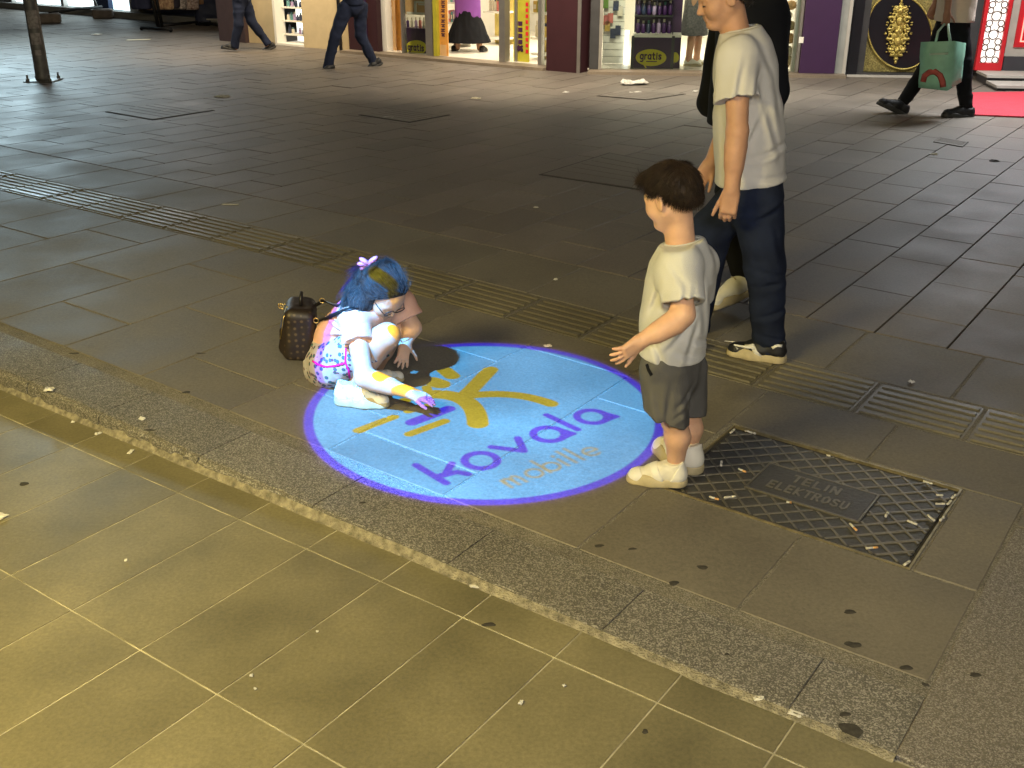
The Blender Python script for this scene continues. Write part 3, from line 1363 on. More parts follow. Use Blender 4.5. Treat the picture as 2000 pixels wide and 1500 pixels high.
ZT = SHOP_H - .26
fpiece(FA, 'pillar', m_maroon, 690, 746, 100, -.08, .25, .0, 3.4, shop)
fpiece(FA, 'pillar_trim', m_purple, 718, 727, 101, -.095, -.081, .0, 3.38, shop)
fpiece(FA, 'pillar', m_maroon, 1083, 1146, 136, -.20, .10, .0, 3.4, shop)
fpiece(FA, 'pillar_trim', m_alu, 1143, 1149, 140, -.215, -.201, .0, 3.38, shop)
fpiece(FB, 'pillar', m_purple, 1558, 1626, 146, -.10, .2, .036, 3.4, shop)
fpiece(FB, 'window_frame', m_dalu, 1151, 1168, 140, -.05, .06, .037, ZT, shop)
fpiece(FB, 'window_frame', m_alu, 1168.5, 1174, 140, -.055, .04, .037, ZT, shop)
fpiece(FB, 'window_frame', m_alu, 1552, 1557, 145, -.03, .05, .037, ZT, shop)
for x0, x1 in ((788, 791), (835, 848), (850, 857)):
    fpiece(FA, 'window_frame', m_alu if x0 != 850 else m_olive, x0, x1, 112, -.03, .05, .037, ZT, shop)
fpiece(FA, 'door_frame', m_alu, 979, 990, 124, -.05, .07, .037, ZT, shop)
fpiece(FA, 'door_frame', m_alu, 1052.5, 1059, 128, -.03, .05, .037, ZT, shop)
# white sticker on the purple pillar
mb = MB()
s0, z0 = FB.hit(1559.5, 84, -.103)
s1, z1_ = FB.hit(1570, 72, -.103)
FB.box(mb, s0, s1, -.104, -.1005, z0, z1_)
mb.build('sticker', m_white, shop)


def frect(fr, mb, x0, y0, x1, y1, d, th=.012):
    s0, zb = fr.hit(x0, y1, d)
    s1, zt = fr.hit(x1, y0, d)
    if y0 <= 0:
        zt = max(zt, zb + .3) + .35
    fr.box(mb, s0, s1, d, d + th, zb, zt)
    return s0, s1, zb, zt


# posters and panels standing in the window
def panel(fr, name, mat, x0, y0, x1, y1, d, parent=None, label=None, cat=None, th=.012, group=None):
    mb = MB()
    frect(fr, mb, x0, y0, x1, y1, d, th)
    o = mb.build(name, mat, parent)
    if label:
        tag(o, label, cat, group)
    return o


def bubble(fr, mb, cx, cy, rx, ry, d, tail=True, th=.006):
    """speech bubble: oval with a little tail at the bottom"""
    pts = []
    for k in range(36):
        a = 2 * math.pi * k / 36
        x, y = cx + rx * math.cos(a), cy - ry * math.sin(a)
        pts.append((x, y))
        if tail and k == 24:
            pts.append((cx - rx * .25, cy + ry * 1.5))
    p3 = []
    for x, y in pts:
        s_, z_ = fr.hit(x, y, d)
        p3.append(fr.pt(s_, d, z_))
    off = -fr.n * th
    mb.prism(p3[::-1], (off[0], off[1], 0))


FONT = {
    'g': [[(.5, .5), (.42, .68), (.25, .7), (.06, .6), (.04, .25), (.22, .08), (.42, .14), (.5, .3)], [(.52, .7), (.52, -.12), (.4, -.3), (.1, -.26)]],
    'r': [[(.06, .05), (.06, .7)], [(.06, .45), (.2, .68), (.4, .68)]],
    'a': [[(.5, .5), (.4, .68), (.22, .7), (.06, .55), (.05, .22), (.2, .08), (.4, .14), (.5, .3)], [(.52, .7), (.52, .05)]],
    't': [[(.2, .95), (.2, .2), (.3, .07), (.45, .08)], [(.03, .68), (.43, .68)]],
    'i': [[(.12, .05), (.12, .68)], [(.12, .86), (.12, .93)]],
    's': [[(.42, .6), (.25, .7), (.06, .6), (.12, .42), (.36, .32), (.42, .17), (.25, .06), (.03, .14)]],
    'T': [[(.02, .95), (.58, .95)], [(.3, .95), (.3, .05)]],
    'E': [[(.5, .95), (.06, .95), (.06, .05), (.5, .05)], [(.06, .5), (.42, .5)]],
    'L': [[(.06, .95), (.06, .05), (.5, .05)]],
    'I': [[(.12, .95), (.12, .05)]],
    'N': [[(.06, .05), (.06, .95), (.52, .05), (.52, .95)]],
    'K': [[(.06, .05), (.06, .95)], [(.5, .95), (.08, .45), (.52, .05)]],
    'R': [[(.06, .05), (.06, .95), (.38, .95), (.5, .75), (.38, .5), (.06, .5)], [(.28, .5), (.52, .05)]],
    'O': [[(.3, .05), (.08, .25), (.08, .75), (.3, .95), (.52, .75), (.52, .25), (.3, .05)]],
    'S': [[(.5, .82), (.32, .95), (.1, .85), (.1, .62), (.45, .42), (.5, .2), (.3, .05), (.05, .18)]],
    'U': [[(.06, .95), (.06, .25), (.28, .05), (.5, .25), (.5, .95)]],
    'A': [[(.02, .05), (.3, .95), (.58, .05)], [(.14, .38), (.46, .38)]],
    'V': [[(.02, .95), (.3, .05), (.58, .95)]],
    'C': [[(.5, .8), (.3, .95), (.08, .75), (.08, .25), (.3, .05), (.5, .2)]],
}
ADV = {'i': .28, 'I': .3, 't': .52, 'r': .46}


def text_mesh(mb, word, to3, h, r, sp=.14):
    """letters as flat bars; to3(x, y) maps text space (x in letter heights) to space"""
    x = 0
    for ch in word:
        if ch in FONT:
            for st in FONT[ch]:
                for p, q in zip(st[:-1], st[1:]):
                    p, q = np.array(p) + (x, 0), np.array(q) + (x, 0)
                    t = nrm(q - p)
                    n_ = np.array([-t[1], t[0]]) * r
                    e = t * r * .8
                    pts = [p - e - n_, q + e - n_, q + e + n_, p - e + n_]
                    lo = [to3(*w, 0) for w in pts]
                    hi = [to3(*w, 1) for w in pts]
                    mb.hexa(lo + hi)
        x += ADV.get(ch, .62) + sp
    return x


def front_text(fr, name, word, x0, y0, x1, h_px, d, mat, parent, r=.09, th=.004):
    mb0 = MB()
    wtot = text_mesh(MB(), word, lambda x, y, k: np.zeros(3), 1, r) - .14
    s0, z0 = fr.hit(x0, y0, d)
    s1, _ = fr.hit(x1, y0, d)
    _, zt = fr.hit(x0, y0 - h_px, d)
    sx, sz = (s1 - s0) / wtot, (zt - z0)
    text_mesh(mb0, word, lambda x, y, k: fr.pt(s0 + x * sx, d - k * th, z0 + y * sz), 1, r)
    return mb0.build(name, mat, parent)


panel(FA, 'leaning_board', m_lorange, 749, 0, 770, 103, .16, None, 'pale peach display board with faint rings leaning in the left shop window', 'board')
o_ = panel(FA, 'poster_board', m_orange, 769, 0, 787.5, 106, .22, None, 'darker orange board standing beside the peach board in the shop window', 'board')
for cyy in (8, 36):
    mb = MB()
    for k in range(20):
        a0_, a1_ = 2 * math.pi * k / 20, 2 * math.pi * (k + 1) / 20
        q = []
        for rr_, an in ((6, a0_), (6, a1_), (4.6, a1_), (4.6, a0_)):
            s_, z_ = FA.hit(761 + rr_ * math.cos(an) * .9, cyy + rr_ * math.sin(an) * 1.3, .157)
            q.append(FA.pt(s_, .157, z_))
        mb.prism(q, FA.pt(0, -.003, 0) - FA.pt(0, 0, 0))
    mb.build('printed_ring', m_orange, bpy.data.objects['leaning_board'])
# window display with the sticker
disp = panel(FA, 'display_stand', m_purple, 792, 57, 834, 111, .12, None, 'low purple display stand in the narrow window left of the shop door', 'display stand', th=.35)
mb = MB()
bubble(FA, mb, 813, 93, 20.5, 14.5, .115, tail=False)
mb.build('printed_bubble', m_yellow, disp)
front_text(FA, 'lettering', 'gratis', 797, 98, 829, 12.5, .106, m_ink, disp, r=.1)
pk = thing('poster', 'beige poster with white outlines at the top of the narrow window', 'poster', FA.pt(FA.px(813), .14, .5))
mb = MB()
frect(FA, mb, 792, 0, 833, 27.5, .14)
mb.build('sheet', m_lorange, pk)
mb = MB()
for r_ in ((809, 3, 833, 6), (809, 3, 813, 24), (794, 25, 833, 27), (817, 8, 832, 10)):
    frect(FA, mb, *r_, .135, .004) if r_[1] > 0 else None
mb.build('printed_line', m_white, pk)


def jar(c, h, r, mat, cap, parent=None, name='bottle', label=None, cat='bottle', group=None):
    t = thing(name, label, cat, c, group)
    mb = MB()
    mb.lathe(c, [(r * .9, 0), (r, .01), (r, h * .68), (r * .5, h * .76), (r * .45, h * .78)], 10)
    mb.build('flask', mat, t, True)
    mb = MB()
    mb.lathe(np.array(c) + (0, 0, h * .78), [(r * .55, 0), (r * .55, h * .22)], 8)
    mb.build('cap', cap, t)
    return t


pal = [M('product_' + n, c, .4, var=.1) for n, c in (('violet', (.06, .02, .11)), ('lilac', (.40, .30, .50)), ('rose', (.62, .18, .16)), ('teal', (.12, .30, .30)), ('ochre', (.55, .38, .10)), ('ivory', (.70, .64, .52)), ('navy', (.04, .05, .10)), ('green', (.20, .36, .08)))]
# bottles on the low stand
words = ['first', 'second', 'third', 'fourth', 'fifth', 'sixth', 'seventh', 'eighth', 'ninth', 'tenth']
for k in range(5):
    s_, z_ = FA.hit(797 + 8 * k, 57, .22)
    jar(FA.pt(s_, .22, z_ + .002), .16, .022, pal[[0, 5, 1, 2, 5][k]], pal[5], label='%s small bottle from the left on the low purple stand in the narrow window' % words[k], group='bottles on the low stand')
# orange vertical banner beside the door
bn = thing('banner', 'tall orange banner with dark characters at the left edge of the shop door', 'banner', FA.pt(FA.px(865), .02, 0))
mb = MB()
frect(FA, mb, 857.5, 0, 873, 114, .03)
mb.build('sheet', m_orange, bn)
mb = MB()
for k, y in enumerate((4, 12, 21, 31, 41, 50, 59, 68)):
    frect(FA, mb, 861.5, y - 2.6, 869, y - 1.2, .024, .004)
    frect(FA, mb, 864.3, y - 2.6, 866, y + 2.6, .0235, .004)
    frect(FA, mb, 861.5 + (k % 2), y + 1.4, 868.5, y + 2.8, .0238, .004)
mb.build('lettering', m_ink, bn)
mb = MB()
frect(FA, mb, 859.5, 88, 871.5, 111, .0245, .004)
mb.build('printed_picture', m_lorange, bn)

# yellow-green sliding door with a poster
dr = thing('sliding_door', 'sliding glass door with olive yellow poster right of the shop entrance', 'door', FA.pt(FA.px(1018, 126), .05, 0))
mb = MB()
frect(FA, mb, 1003, 0, 1034, 121, .10, .01)
mb.build('poster', m_olive, dr)
front_text(FA, 'lettering', 'OS', 1011, 100, 1022, 12, .094, m_ink, dr, r=.1)
mb = MB()
for k in range(9):
    frect(FA, mb, 1026.5, 5 + 11.5 * k, 1031.5, 12 + 11.5 * k, .094, .004)
mb.build('printed_mark', m_red, dr)
mb = MB()
for k in range(5):
    frect(FA, mb, 1012, 42 + 12 * k, 1020, 50 + 12 * k, .0935, .004)
mb.build('printed_mark', m_ink, dr)
fpiece(FA, 'stile', m_alu, 999, 1003, 125, .07, .12, .04, ZT, dr)
# window glass panes of the shop
for fr, x0, x1, y in ((FA, 1059.5, 1082, 132), (FA, 791.5, 834.5, 108), (FB, 1174.5, 1551, 142)):
    fpiece(fr, 'window_pane', m_glass, x0, x1, y, .012, .018, .04, ZT, shop)

# --- shelving inside
def rack(fr, x0, x1, ybot, d, zs, label, back=m_white, dens=.07, cols=None, gap=.04, depth=.3, ph=.17):
    s0, s1 = fr.hit(x0, ybot, d)[0], fr.hit(x1, ybot, d)[0]
    t = thing('shelf_unit', label, 'shelf', fr.pt((s0 + s1) / 2, d, .04))
    mb = MB()
    fr.box(mb, s0, s1, d + depth, d + depth + .02, .04, 1.9)
    mb.build('back_panel', back, t)
    for z in zs:
        mb = MB()
        fr.box(mb, s0, s1, d, d + depth - .005, z, z + .025)
        mb.build('shelf', m_white, t)
    return t, s0, s1


def stock(fr, s0, s1, d, z, n, what, cols, h=.17, w=None, grp=None, kind='box'):
    w = w or (s1 - s0) / n * .8
    for k in range(n):
        s_ = s0 + (s1 - s0) * (k + .5) / n
        hh = h * random.uniform(.75, 1.1)
        mt = cols[random.randrange(len(cols))]
        if kind == 'box':
            t = thing('carton', what % (words[k] if k < 10 else 'last'), 'carton', fr.pt(s_, d + .1, z), grp)
            mb = MB()
            fr.box(mb, s_ - w / 2, s_ + w / 2, d + .02, d + .14, z + .001, z + hh)
            mb.build('sleeve', mt, t)
            mb = MB()
            fr.box(mb, s_ - w * .35, s_ + w * .35, d + .016, d + .0198, z + hh * .3, z + hh * .7)
            mb.build('print', pal[5], t)
        else:
            jar(fr.pt(s_, d + .08, z + .001), hh, w / 2, mt, pal[random.choice([5, 5, 1, 6])], label=what % (words[k] if k < 10 else 'last'), group=grp)


t, s0, s1 = rack(FA, 873, 895, 95, .9, (.10, .38, .66, .94, 1.25), 'white wall shelf of small cartons just inside the shop door, left of the woman')
for z, nm in ((.405, 'lower'), (.685, 'upper')):
    stock(FA, s0 + .02, s1 - .02, .9, z, 4, '%s carton from the left on the ' + nm + ' white shelf beside the woman', [pal[2], pal[3], pal[5], pal[1]], grp='cartons left of the woman in the shop')
t, s0, s1 = rack(FA, 944, 985, 85, 1.6, (.12, .5, .80, 1.1), 'yellow backed shelf behind the right side of the shop door', back=M('yellow_back', (.75, .6, .18), .6))
stock(FA, s0 + .05, s1 - .05, 1.6, .525, 6, '%s bottle from the left on the yellow shelf behind the door', [pal[4], pal[2], pal[5]], h=.2, kind='jar', grp='bottles on the yellow shelf')
stock(FA, s0 + .05, s1 - .05, 1.6, .825, 6, '%s carton from the left on the yellow shelf behind the door', [pal[2], pal[5], pal[1]], grp='cartons on the yellow shelf')
t, s0, s1 = rack(FA, 1036, 1082, 112, .45, (.09, .30, .62, .86), 'display shelf with green and orange goods in the window beside the maroon pillar', depth=.25, back=M('warm_back', (.70, .52, .2), .7))
stock(FA, s0 + .02, s0 + .16, .45, .645, 2, '%s carton on the window shelf beside the maroon pillar, upper tier', [pal[7], pal[4]], grp='cartons beside the maroon pillar')
stock(FA, s0 + .02, s1 - .02, .45, .325, 5, '%s bottle from the left on the window shelf beside the maroon pillar', [pal[4], pal[5]], h=.22, kind='jar', grp='bottles beside the maroon pillar')
# slatwall
sw = thing('slat_wall', 'white slatted display wall with hanging goods in the right shop window', 'display wall', FB.pt(FB.px(1195, 136, .5), .5, .04))
mb = MB()
s0, s1 = FB.px(1176, 132, .6), FB.px(1216, 132, .5)
for k in range(16):
    mb = MB()
    FB.box(mb, s0, s1, .50 + .004 * (k % 2), .53, .05 + .088 * k, .05 + .088 * k + .080)
    mb.build('slat', m_white, sw)
mb = MB()
FB.box(mb, s0, s1, .532, .56, .05, 1.46)
mb.build('back_panel', m_alu, sw)
for k, (x, y, c) in enumerate(((1184, 38, 2), (1192, 34, 2), (1207, 58, 6), (1197, 64, 6), (1183, 5, 7), (1203, 10, 6), (1211, 20, 5), (1186, 50, 4))):
    s_, z_ = FB.hit(x, y, .44)
    t = thing('hanging_pack', ['upper left red', 'inner red', 'large navy', 'lower navy', 'topmost green', 'narrow navy', 'ivory', 'ochre'][k] + ' pack hung on the white slatted wall in the right window', 'pack', FB.pt(s_, .45, z_ - .06), 'packs on the slatted wall')
    mb = MB()
    FB.box(mb, s_ - .035, s_ + .035, .45, .475, z_ - .07, z_ + .05)
    mb.build('card', pal[c], t)
    mb = MB()
    FB.box(mb, s_ - .004, s_ + .004, .44, .498, z_ + .052, z_ + .06)
    mb.build('hook', m_alu, t)
panel(FB, 'light_column', m_litw, 1217.5, 60, 1229, 138, .45, None, 'glowing cream light column between slatted wall and purple stand', 'lamp', th=.08)
# purple stand with bottles
st = thing('display_stand', 'tall purple display stand with yellow speech bubble in the right shop window', 'display stand', FB.pt(FB.px(1280, 138, .12), .2, .04))
s0, s1 = FB.px(1236, 138, .12), FB.px(1309, 138, .12)
s2 = FB.px(1327, 138, .12)
zt_ = FB.hit(1270, 73, .12)[1]
mb = MB()
FB.box(mb, s0, s1, .12, .42, .04, zt_)
mb.build('cabinet', m_purple, st)
mb = MB()
FB.box(mb, s1 + .012, s2, .16, .42, .04, zt_)
mb.build('side_cabinet', m_purple, st)
for x in (1233.5, 1311.5):
    s_ = FB.px(x, 138, .1)
    mb = MB()
    FB.box(mb, s_ - .018, s_ + .018, .1, .118, .04, zt_ + .02)
    mb.build('post', m_dalu, st)
mb = MB()
FB.box(mb, s0 - .01, s1, .105, .43, zt_ + .001, zt_ + .035)
mb.build('shelf', m_white, st)
mb = MB()
FB.box(mb, s1 + .012, s2, .15, .43, zt_ + .001, zt_ + .035)
mb.build('shelf', m_white, st)
mb = MB()
FB.box(mb, s0 - .01, s2, .434, .46, zt_, 1.5)
mb.build('back_panel', m_purple, st)
for z in (zt_ + .24, zt_ + .44):
    mb = MB()
    FB.box(mb, s0 - .01, s1, .2, .433, z, z + .018)
    mb.build('shelf', m_dalu, st)
mb = MB()
bubble(FB, mb, 1271.5, 112.5, 30, 16.5, .119)
mb.build('printed_bubble', m_yellow, st)
front_text(FB, 'lettering', 'gratis', 1250, 116, 1293, 13.5, .112, m_ink, st, r=.1)
mb = MB()
frect(FB, mb, 1262, 119.5, 1283, 121, .110, .003)
mb.build('printed_line', m_ink, st)
mb = MB()
bubble(FB, mb, 1319, 112, 7, 10, .158)
mb.build('printed_bubble', m_yellow, st)
for row, z in enumerate((zt_ + .036, zt_ + .259, zt_ + .459)):
    for k in range(7):
        s_ = s0 + .04 + (s1 - s0 - .08) * k / 6
        jar(FB.pt(s_, .30, z), .17 * random.uniform(.85, 1.1), .026, pal[[0, 0, 6, 0, 1, 0, 0][(k + row) % 7]], pal[[5, 1, 5, 5, 3, 1, 5][(k * 2 + row) % 7]],
            label='%s bottle from the left in the %s row of the tall purple stand' % (words[k], ['bottom', 'middle', 'top'][row]), group='bottles on the tall purple stand')
# a heap of paper flowers beside the right pillar
hp = thing('paper_garland', 'beige paper garland hanging beside the purple pillar in the right window', 'garland', FB.pt(FB.px(1540, 140, .2), .2, .05))
for k, (x, y, r) in enumerate(((1545, 10, .06), (1538, 30, .055), (1544, 50, .06), (1540, 75, .07), (1536, 100, .075), (1541, 118, .06), (1533, 128, .05))):
    s_, z_ = FB.hit(x, y, .22)
    mb = MB()
    mb.ell(FB.pt(s_, .22, max(z_, .09)), (r * 1.2, r * .8, r), nu=9, nv=6)
    mb.build('paper_ball', [m_lorange, pal[5], m_cream][k % 3], hp)
m_greyw = M('grey_back_wall', (.42, .38, .36), .8)
panel(FB, 'partition', m_greyw, 1385, 0, 1520, 141, 1.5, shop, th=.06)

# --- grey column and black door with gilded ornament
cl = thing('column', 'pale grey painted column between the purple pillar and the black door', 'column', FC.pt(FC.px(1637, 147), 0, 0))
mb = MB()
FC.box(mb, FC.px(1627.5, 147), FC.px(1649, 147), -.06, .3, 0, 3.4)
mb.build('shaft', m_conc, cl)
mb = MB()
FC.box(mb, FC.px(1642, 147), FC.px(1648, 147), -.066, -.0605, 0, 3.38)
mb.build('corner_trim', m_tread, cl)
door = thing('ornate_door', 'black lacquered door with large gilded ornament in a dark oval', 'door', FC.pt(FC.px(1740, 148), 0, 0))
dS0, dS1 = FC.px(1652, 146), FC.px(1838, 146)
mb = MB()
FC.box(mb, dS0, FC.px(1672, 146), -.02, .12, .0, 2.6)
mb.build('frame', m_black, door)
mb = MB()
FC.box(mb, FC.px(1672.5, 146), FC.px(1685, 146), .0, .12, .045, 2.6)
mb.build('frame', m_dalu, door)
mb = MB()
FC.box(mb, FC.px(1672.5, 146), dS1, -.01, .12, .02, .044)
mb.build('sill', m_dalu, door)
mb = MB()
FC.box(mb, dS0, dS1, -.10, -.011, .0, .019)
mb.build('doorstep', m_tread, door)
mb = MB()
FC.box(mb, FC.px(1685.5, 144), dS1, .05, .10, .05, 2.4)
leaf = mb.build('door_leaf', M('gilded_ground', (.24, .20, .07), .5, .5, var=.5, vscale=55, bump=.8, bscale=90), door)
# oval black field standing proud of the gilded leaf
ocx, ocy, orx, ory = 1757.5, 62, 62.5, 73
op = []
for k in range(48):
    a_ = 2 * math.pi * k / 48
    s_, z_ = FC.hit(ocx + orx * math.cos(a_) + (62 - (ocy + ory * math.sin(a_))) * .09, ocy - ory * math.sin(a_), .03)
    op.append(FC.pt(s_, .03, z_))
mb = MB()
mb.prism(op[::-1], (FC.n[0] * .018, FC.n[1] * .018, 0))
mb.build('oval_field', m_black, door)
mb = MB()
mb.tube(op + [op[0]], .012, 6)
mb.build('oval_moulding', m_gold, door, True)
# gilded relief: stacked scrolls, leaves and finials
mb = MB()


def orn(x, y, rx, ry, d=.015, dep=.035):
    s_, z_ = FC.hit(x, y, d)
    s2_, _ = FC.hit(x + rx, y, d)
    _, z2_ = FC.hit(x, y - ry, d)
    mb.ell(FC.pt(s_, d, z_), (abs(s2_ - s_), dep, abs(z2_ - z_)), R=FC.R(), nu=10, nv=7)


def lean(y):
    return 1755 + (62 - y) * .10


for y, w, h in ((3, 2.5, 4), (8, 4.5, 3), (14, 7, 5), (30, 13, 12), (50, 16, 13), (72, 15, 13), (90, 11, 9), (106, 7, 7), (115, 5, 4), (121, 3, 4)):
    orn(lean(y), y, w, h, .022, .018)
for y, w, h in ((22, 5, 7), (41, 7, 9), (61, 8.5, 6), (61, 4, 12), (81, 7, 9), (98, 5, 6)):
    orn(lean(y), y, w, h, .005, .024)
rr2 = random.Random(5)
for y, off, r, tu in ((15, 13, 4.0, 1), (20, 9, 4.5, -1), (29, 15, 5.5, 1), (40, 19, 6.5, -1), (52, 20, 5.5, 1), (61, 22, 4.2, -1), (70, 20, 6.5, 1), (82, 16, 6, -1), (93, 12, 5, 1), (99, 17, 4, -1), (104, 10, 4, 1)):
    for sg in (-1, 1):
        pts = []
        for k in range(13):
            an = .6 + k * .55
            q_ = r * (1.25 - .085 * k)
            s_, z_ = FC.hit(lean(y) + sg * (off * .78 + q_ * math.cos(an)), y + tu * q_ * math.sin(an) * .9, -.004)
            pts.append(FC.pt(s_, .004, z_))
        mb.tube(pts, [.020 - .0010 * k for k in range(13)], 6)
        orn(lean(y) + sg * off * .55, y + tu * 2, r * .55, r * .75, .008, .02)
        orn(lean(y) + sg * (off + r * .75), y - tu * r * .6, r * .42, r * .3, .012, .015)
mb.build('gilded_relief', m_gold, door, True)
# wall above and round the door
mb = MB()
FC.box(mb, FC.px(1650, 146), FC.px(2120, 146), .16, .3, 2.4, 3.6)
FC.box(mb, FC.px(1650, 146), FC.px(1905, 146), .125, .15, .0, 2.4)
wb = mb.build('rear_wall', m_dalu, door)

# --- lit red lattice panel and entrance with steps
FD = Front(FC.pt(FC.px(1905, 148), -.25, 0)[:2], FC.pt(FC.px(1905, 148), -.25, 0)[:2] + FC.u)
lat = thing('lattice_screen', 'glowing white screen with black rings in a red frame beside the steps', 'screen', FD.pt(FD.px(1935, 135), 0, .2))


def lx(x, y):
    s_, z_ = FD.hit(x, y, 0)
    return s_, z_


bl, br = lx(1903, 137), lx(1955, 137)
zb = bl[1]
mb = MB()
FD.box(mb, bl[0] + .046, br[0] - .046, .03, .05, zb + .09, 2.3)
mb.build('lit_pane', m_lit, lat)
mb = MB()
FD.box(mb, bl[0], bl[0] + .044, -.01, .06, zb, 2.4)
FD.box(mb, br[0] - .044, br[0], -.01, .06, zb, 2.4)
FD.box(mb, bl[0] + .045, br[0] - .045, -.01, .06, zb, zb + .085)
mb.build('frame', m_red, lat)
ringm = M('lattice_metal', (.16, .12, .10), .5)
cxm = (bl[0] + br[0]) / 2
wd = (br[0] - bl[0]) / 2 - .046


def ring(s_, z_, r, th=.0075):
    mb = MB()
    mb.tube([FD.pt(s_ + r * math.cos(2 * math.pi * k / 18), .015, z_ + r * math.sin(2 * math.pi * k / 18)) for k in range(19)], th, 5, cap=False)
    return mb.build('ring', ringm, lat)


z_ = zb + .12
for k in range(8):
    for sg in (-1, 1):
        ring(cxm + sg * wd * .62, z_ + .0, wd * .33)
    ring(cxm, z_ + wd * .75, wd * .50)
    for sg in (-1, 1):
        ring(cxm + sg * wd * .68, z_ + wd * 1.32, wd * .30)
    z_ += wd * 1.95
ent = thing('shop_entrance', 'red and white doorway with dark steps at the right edge', 'doorway', FD.pt(FD.px(1985, 150), 0, 0))
mb = MB()
FD.box(mb, FD.px(1962, 111), FD.px(2120, 111), .02, .10, FD.hit(1975, 110, .02)[1], 2.5)
mb.build('white_panel', m_tread, ent)
mb = MB()
x0_, zz0 = FD.hit(1979, 92, .01)
FD.box(mb, x0_, x0_ + 1.2, .0, .0195, zz0, 2.4)
mb.build('red_panel', m_red, ent)
mb = MB()
FD.box(mb, x0_ + .06, x0_ + 1.2, -.008, -.0005, zz0 + .06, zz0 + .075)
FD.box(mb, x0_ + .06, x0_ + .075, -.008, -.0005, zz0 + .076, 2.3)
mb.build('lit_line', M('lit_red_line', (1, .25, .2), .5, emit=2.0), ent)
stp = thing('entrance_steps', 'dark stone steps with pale treads below the red doorway', 'steps', FD.pt(FD.px(1960, 160), -.4, 0))
sA, sBx = FD.px(1907, 160), FD.px(2120, 160)
z_t1 = FD.hit(1950, 140, -.1)[1]
z_t2 = FD.hit(1950, 174, -.55)[1]
mb = MB()
FD.box(mb, sA, sBx, -.42, .019, .0, z_t1 - .03)
mb.build('riser', m_step, stp)
mb = MB()
FD.box(mb, sA - .02, sBx, -.45, .018, z_t1 - .0295, z_t1)
mb.build('tread', m_tread, stp)
mb = MB()
FD.box(mb, sA, sBx, -.85, -.4205, .0, max(z_t2 - .03, .03))
mb.build('riser', m_step, stp)
mb = MB()
FD.box(mb, sA - .02, sBx, -.88, -.452, max(z_t2 - .0295, .0305), max(z_t2, .06))
mb.build('tread', m_tread, stp)
mb = MB()
FD.box(mb, FD.px(1962, 111), sBx, .005, .019, z_t1 + .0005, FD.hit(1975, 110, .02)[1] - .001)
mb.build('riser', m_step, stp)
q = [gpt(1890, 226), gpt(2110, 235), gpt(2110, 180), gpt(1893, 183)]
mb = MB()
mb.prism([p + np.array([0, 0, .004]) for p in q], (0, 0, .012))
tag(mb.build('carpet', m_carpet, None), 'flat red carpet on the paving in front of the steps', 'carpet')

# --- cream shop on the left with a bright product window
crm = thing('cream_building', 'cream rendered building with a bright narrow product window', 'building', FA.pt(FA.px(600, 85), 0, 0))
for x0, x1, y in ((488, 538.5, 72), (596, 690, 90)):
    fpiece(FA, 'wall', m_cream, x0, x1, y, -.02, .2, 0, 3.2, crm)
fpiece(FA, 'pipe', m_black, 668, 671, 92, -.06, -.025, .0, 3.0, crm)
fpiece(FA, 'pillar', M('brown_pillar', (.05, .03, .032), .6), 437, 487.5, 65, -.1, .2, 0, 3.2, crm)
fpiece(FA, 'window_frame', m_white, 538.8, 543, 78, -.02, .18, .0, 2.6, crm)
fpiece(FA, 'window_sill', m_white, 543.2, 595.5, 82, -.02, .4, .0, .03, crm)
fpiece(FA, 'lit_pane', m_litw, 543.2, 595.5, 80, .42, .46, .0, 2.6, crm)
fpiece(FA, 'lintel', m_cream, 538.8, 595.5, 80, -.02, .45, 2.605, 3.2, crm)
for k, z in enumerate((.14, .34, .54, .74, .94)):
    fpiece(FA, 'shelf', m_white, 544, 595, 80, .12, .41, z, z + .02, crm)
    s0, s1 = FA.px(546, 80), FA.px(593, 80)
    n = [7, 8, 6, 8, 7][k]
    for j in range(n):
        if random.random() < .12:
            continue
        s_ = s0 + (s1 - s0) * (j + .5) / n
        jar(FA.pt(s_, .2, z + .021), .11 * random.uniform(.7, 1.2), .024, pal[[6, 5, 3, 1, 6][(j + k) % 5]], pal[[6, 3, 5][j % 3]],
            label='%s jar from the left on the %s shelf of the bright narrow window' % (words[j], ['lowest', 'second lowest', 'middle', 'second highest', 'highest'][k]), group='jars in the bright narrow window')

# --- far left shops, cold light
FL = Front(gpt(-60, 10)[:2], gpt(430, 52)[:2])
far = thing('far_shop', 'row of cold lit shop windows above a low plinth at the far left', 'shop', FL.pt(0, 0, 0))
zpl = .10
mb = MB()
FL.box(mb, -6, FL.px(432, 52), 0, .5, 0, zpl)
mb.build('plinth', m_tread, far)
mb = MB()
FL.box(mb, -6, FL.px(432, 52), .05, .5, 2.6, 3.6)
mb.build('fascia', m_dalu, far)
xs = [(-700, -20), (18, 112), (118, 176), (205, 245), (262, 432)]
for k, (x0, x1) in enumerate(xs):
    fpiece(FL, 'lit_window', m_litc if k != 4 else pal[6], x0, x1, 20, .2, .25, zpl + .03, 2.58, far)
for x0, x1 in ((-20, 18), (112, 118), (176, 205), (245, 262)):
    fpiece(FL, 'pier', m_alu if x0 != 176 else M('blue_pier', (.03, .05, .12), .5), x0 + .3, x1 - .3, 20, .1, .4, zpl + .002, 2.59, far)
mb = MB()
FL.box(mb, -6, FL.px(432, 52), -.05, .12, zpl + .003, zpl + .028)
mb.build('sill', m_tread, far)


# ------------------------------------------------------------------ people
def skin_mat(name, c):
    m = M(name, c, .52, var=.10, vscale=22, bump=.06, bscale=260, spec=.35, sss=.12)
    return m


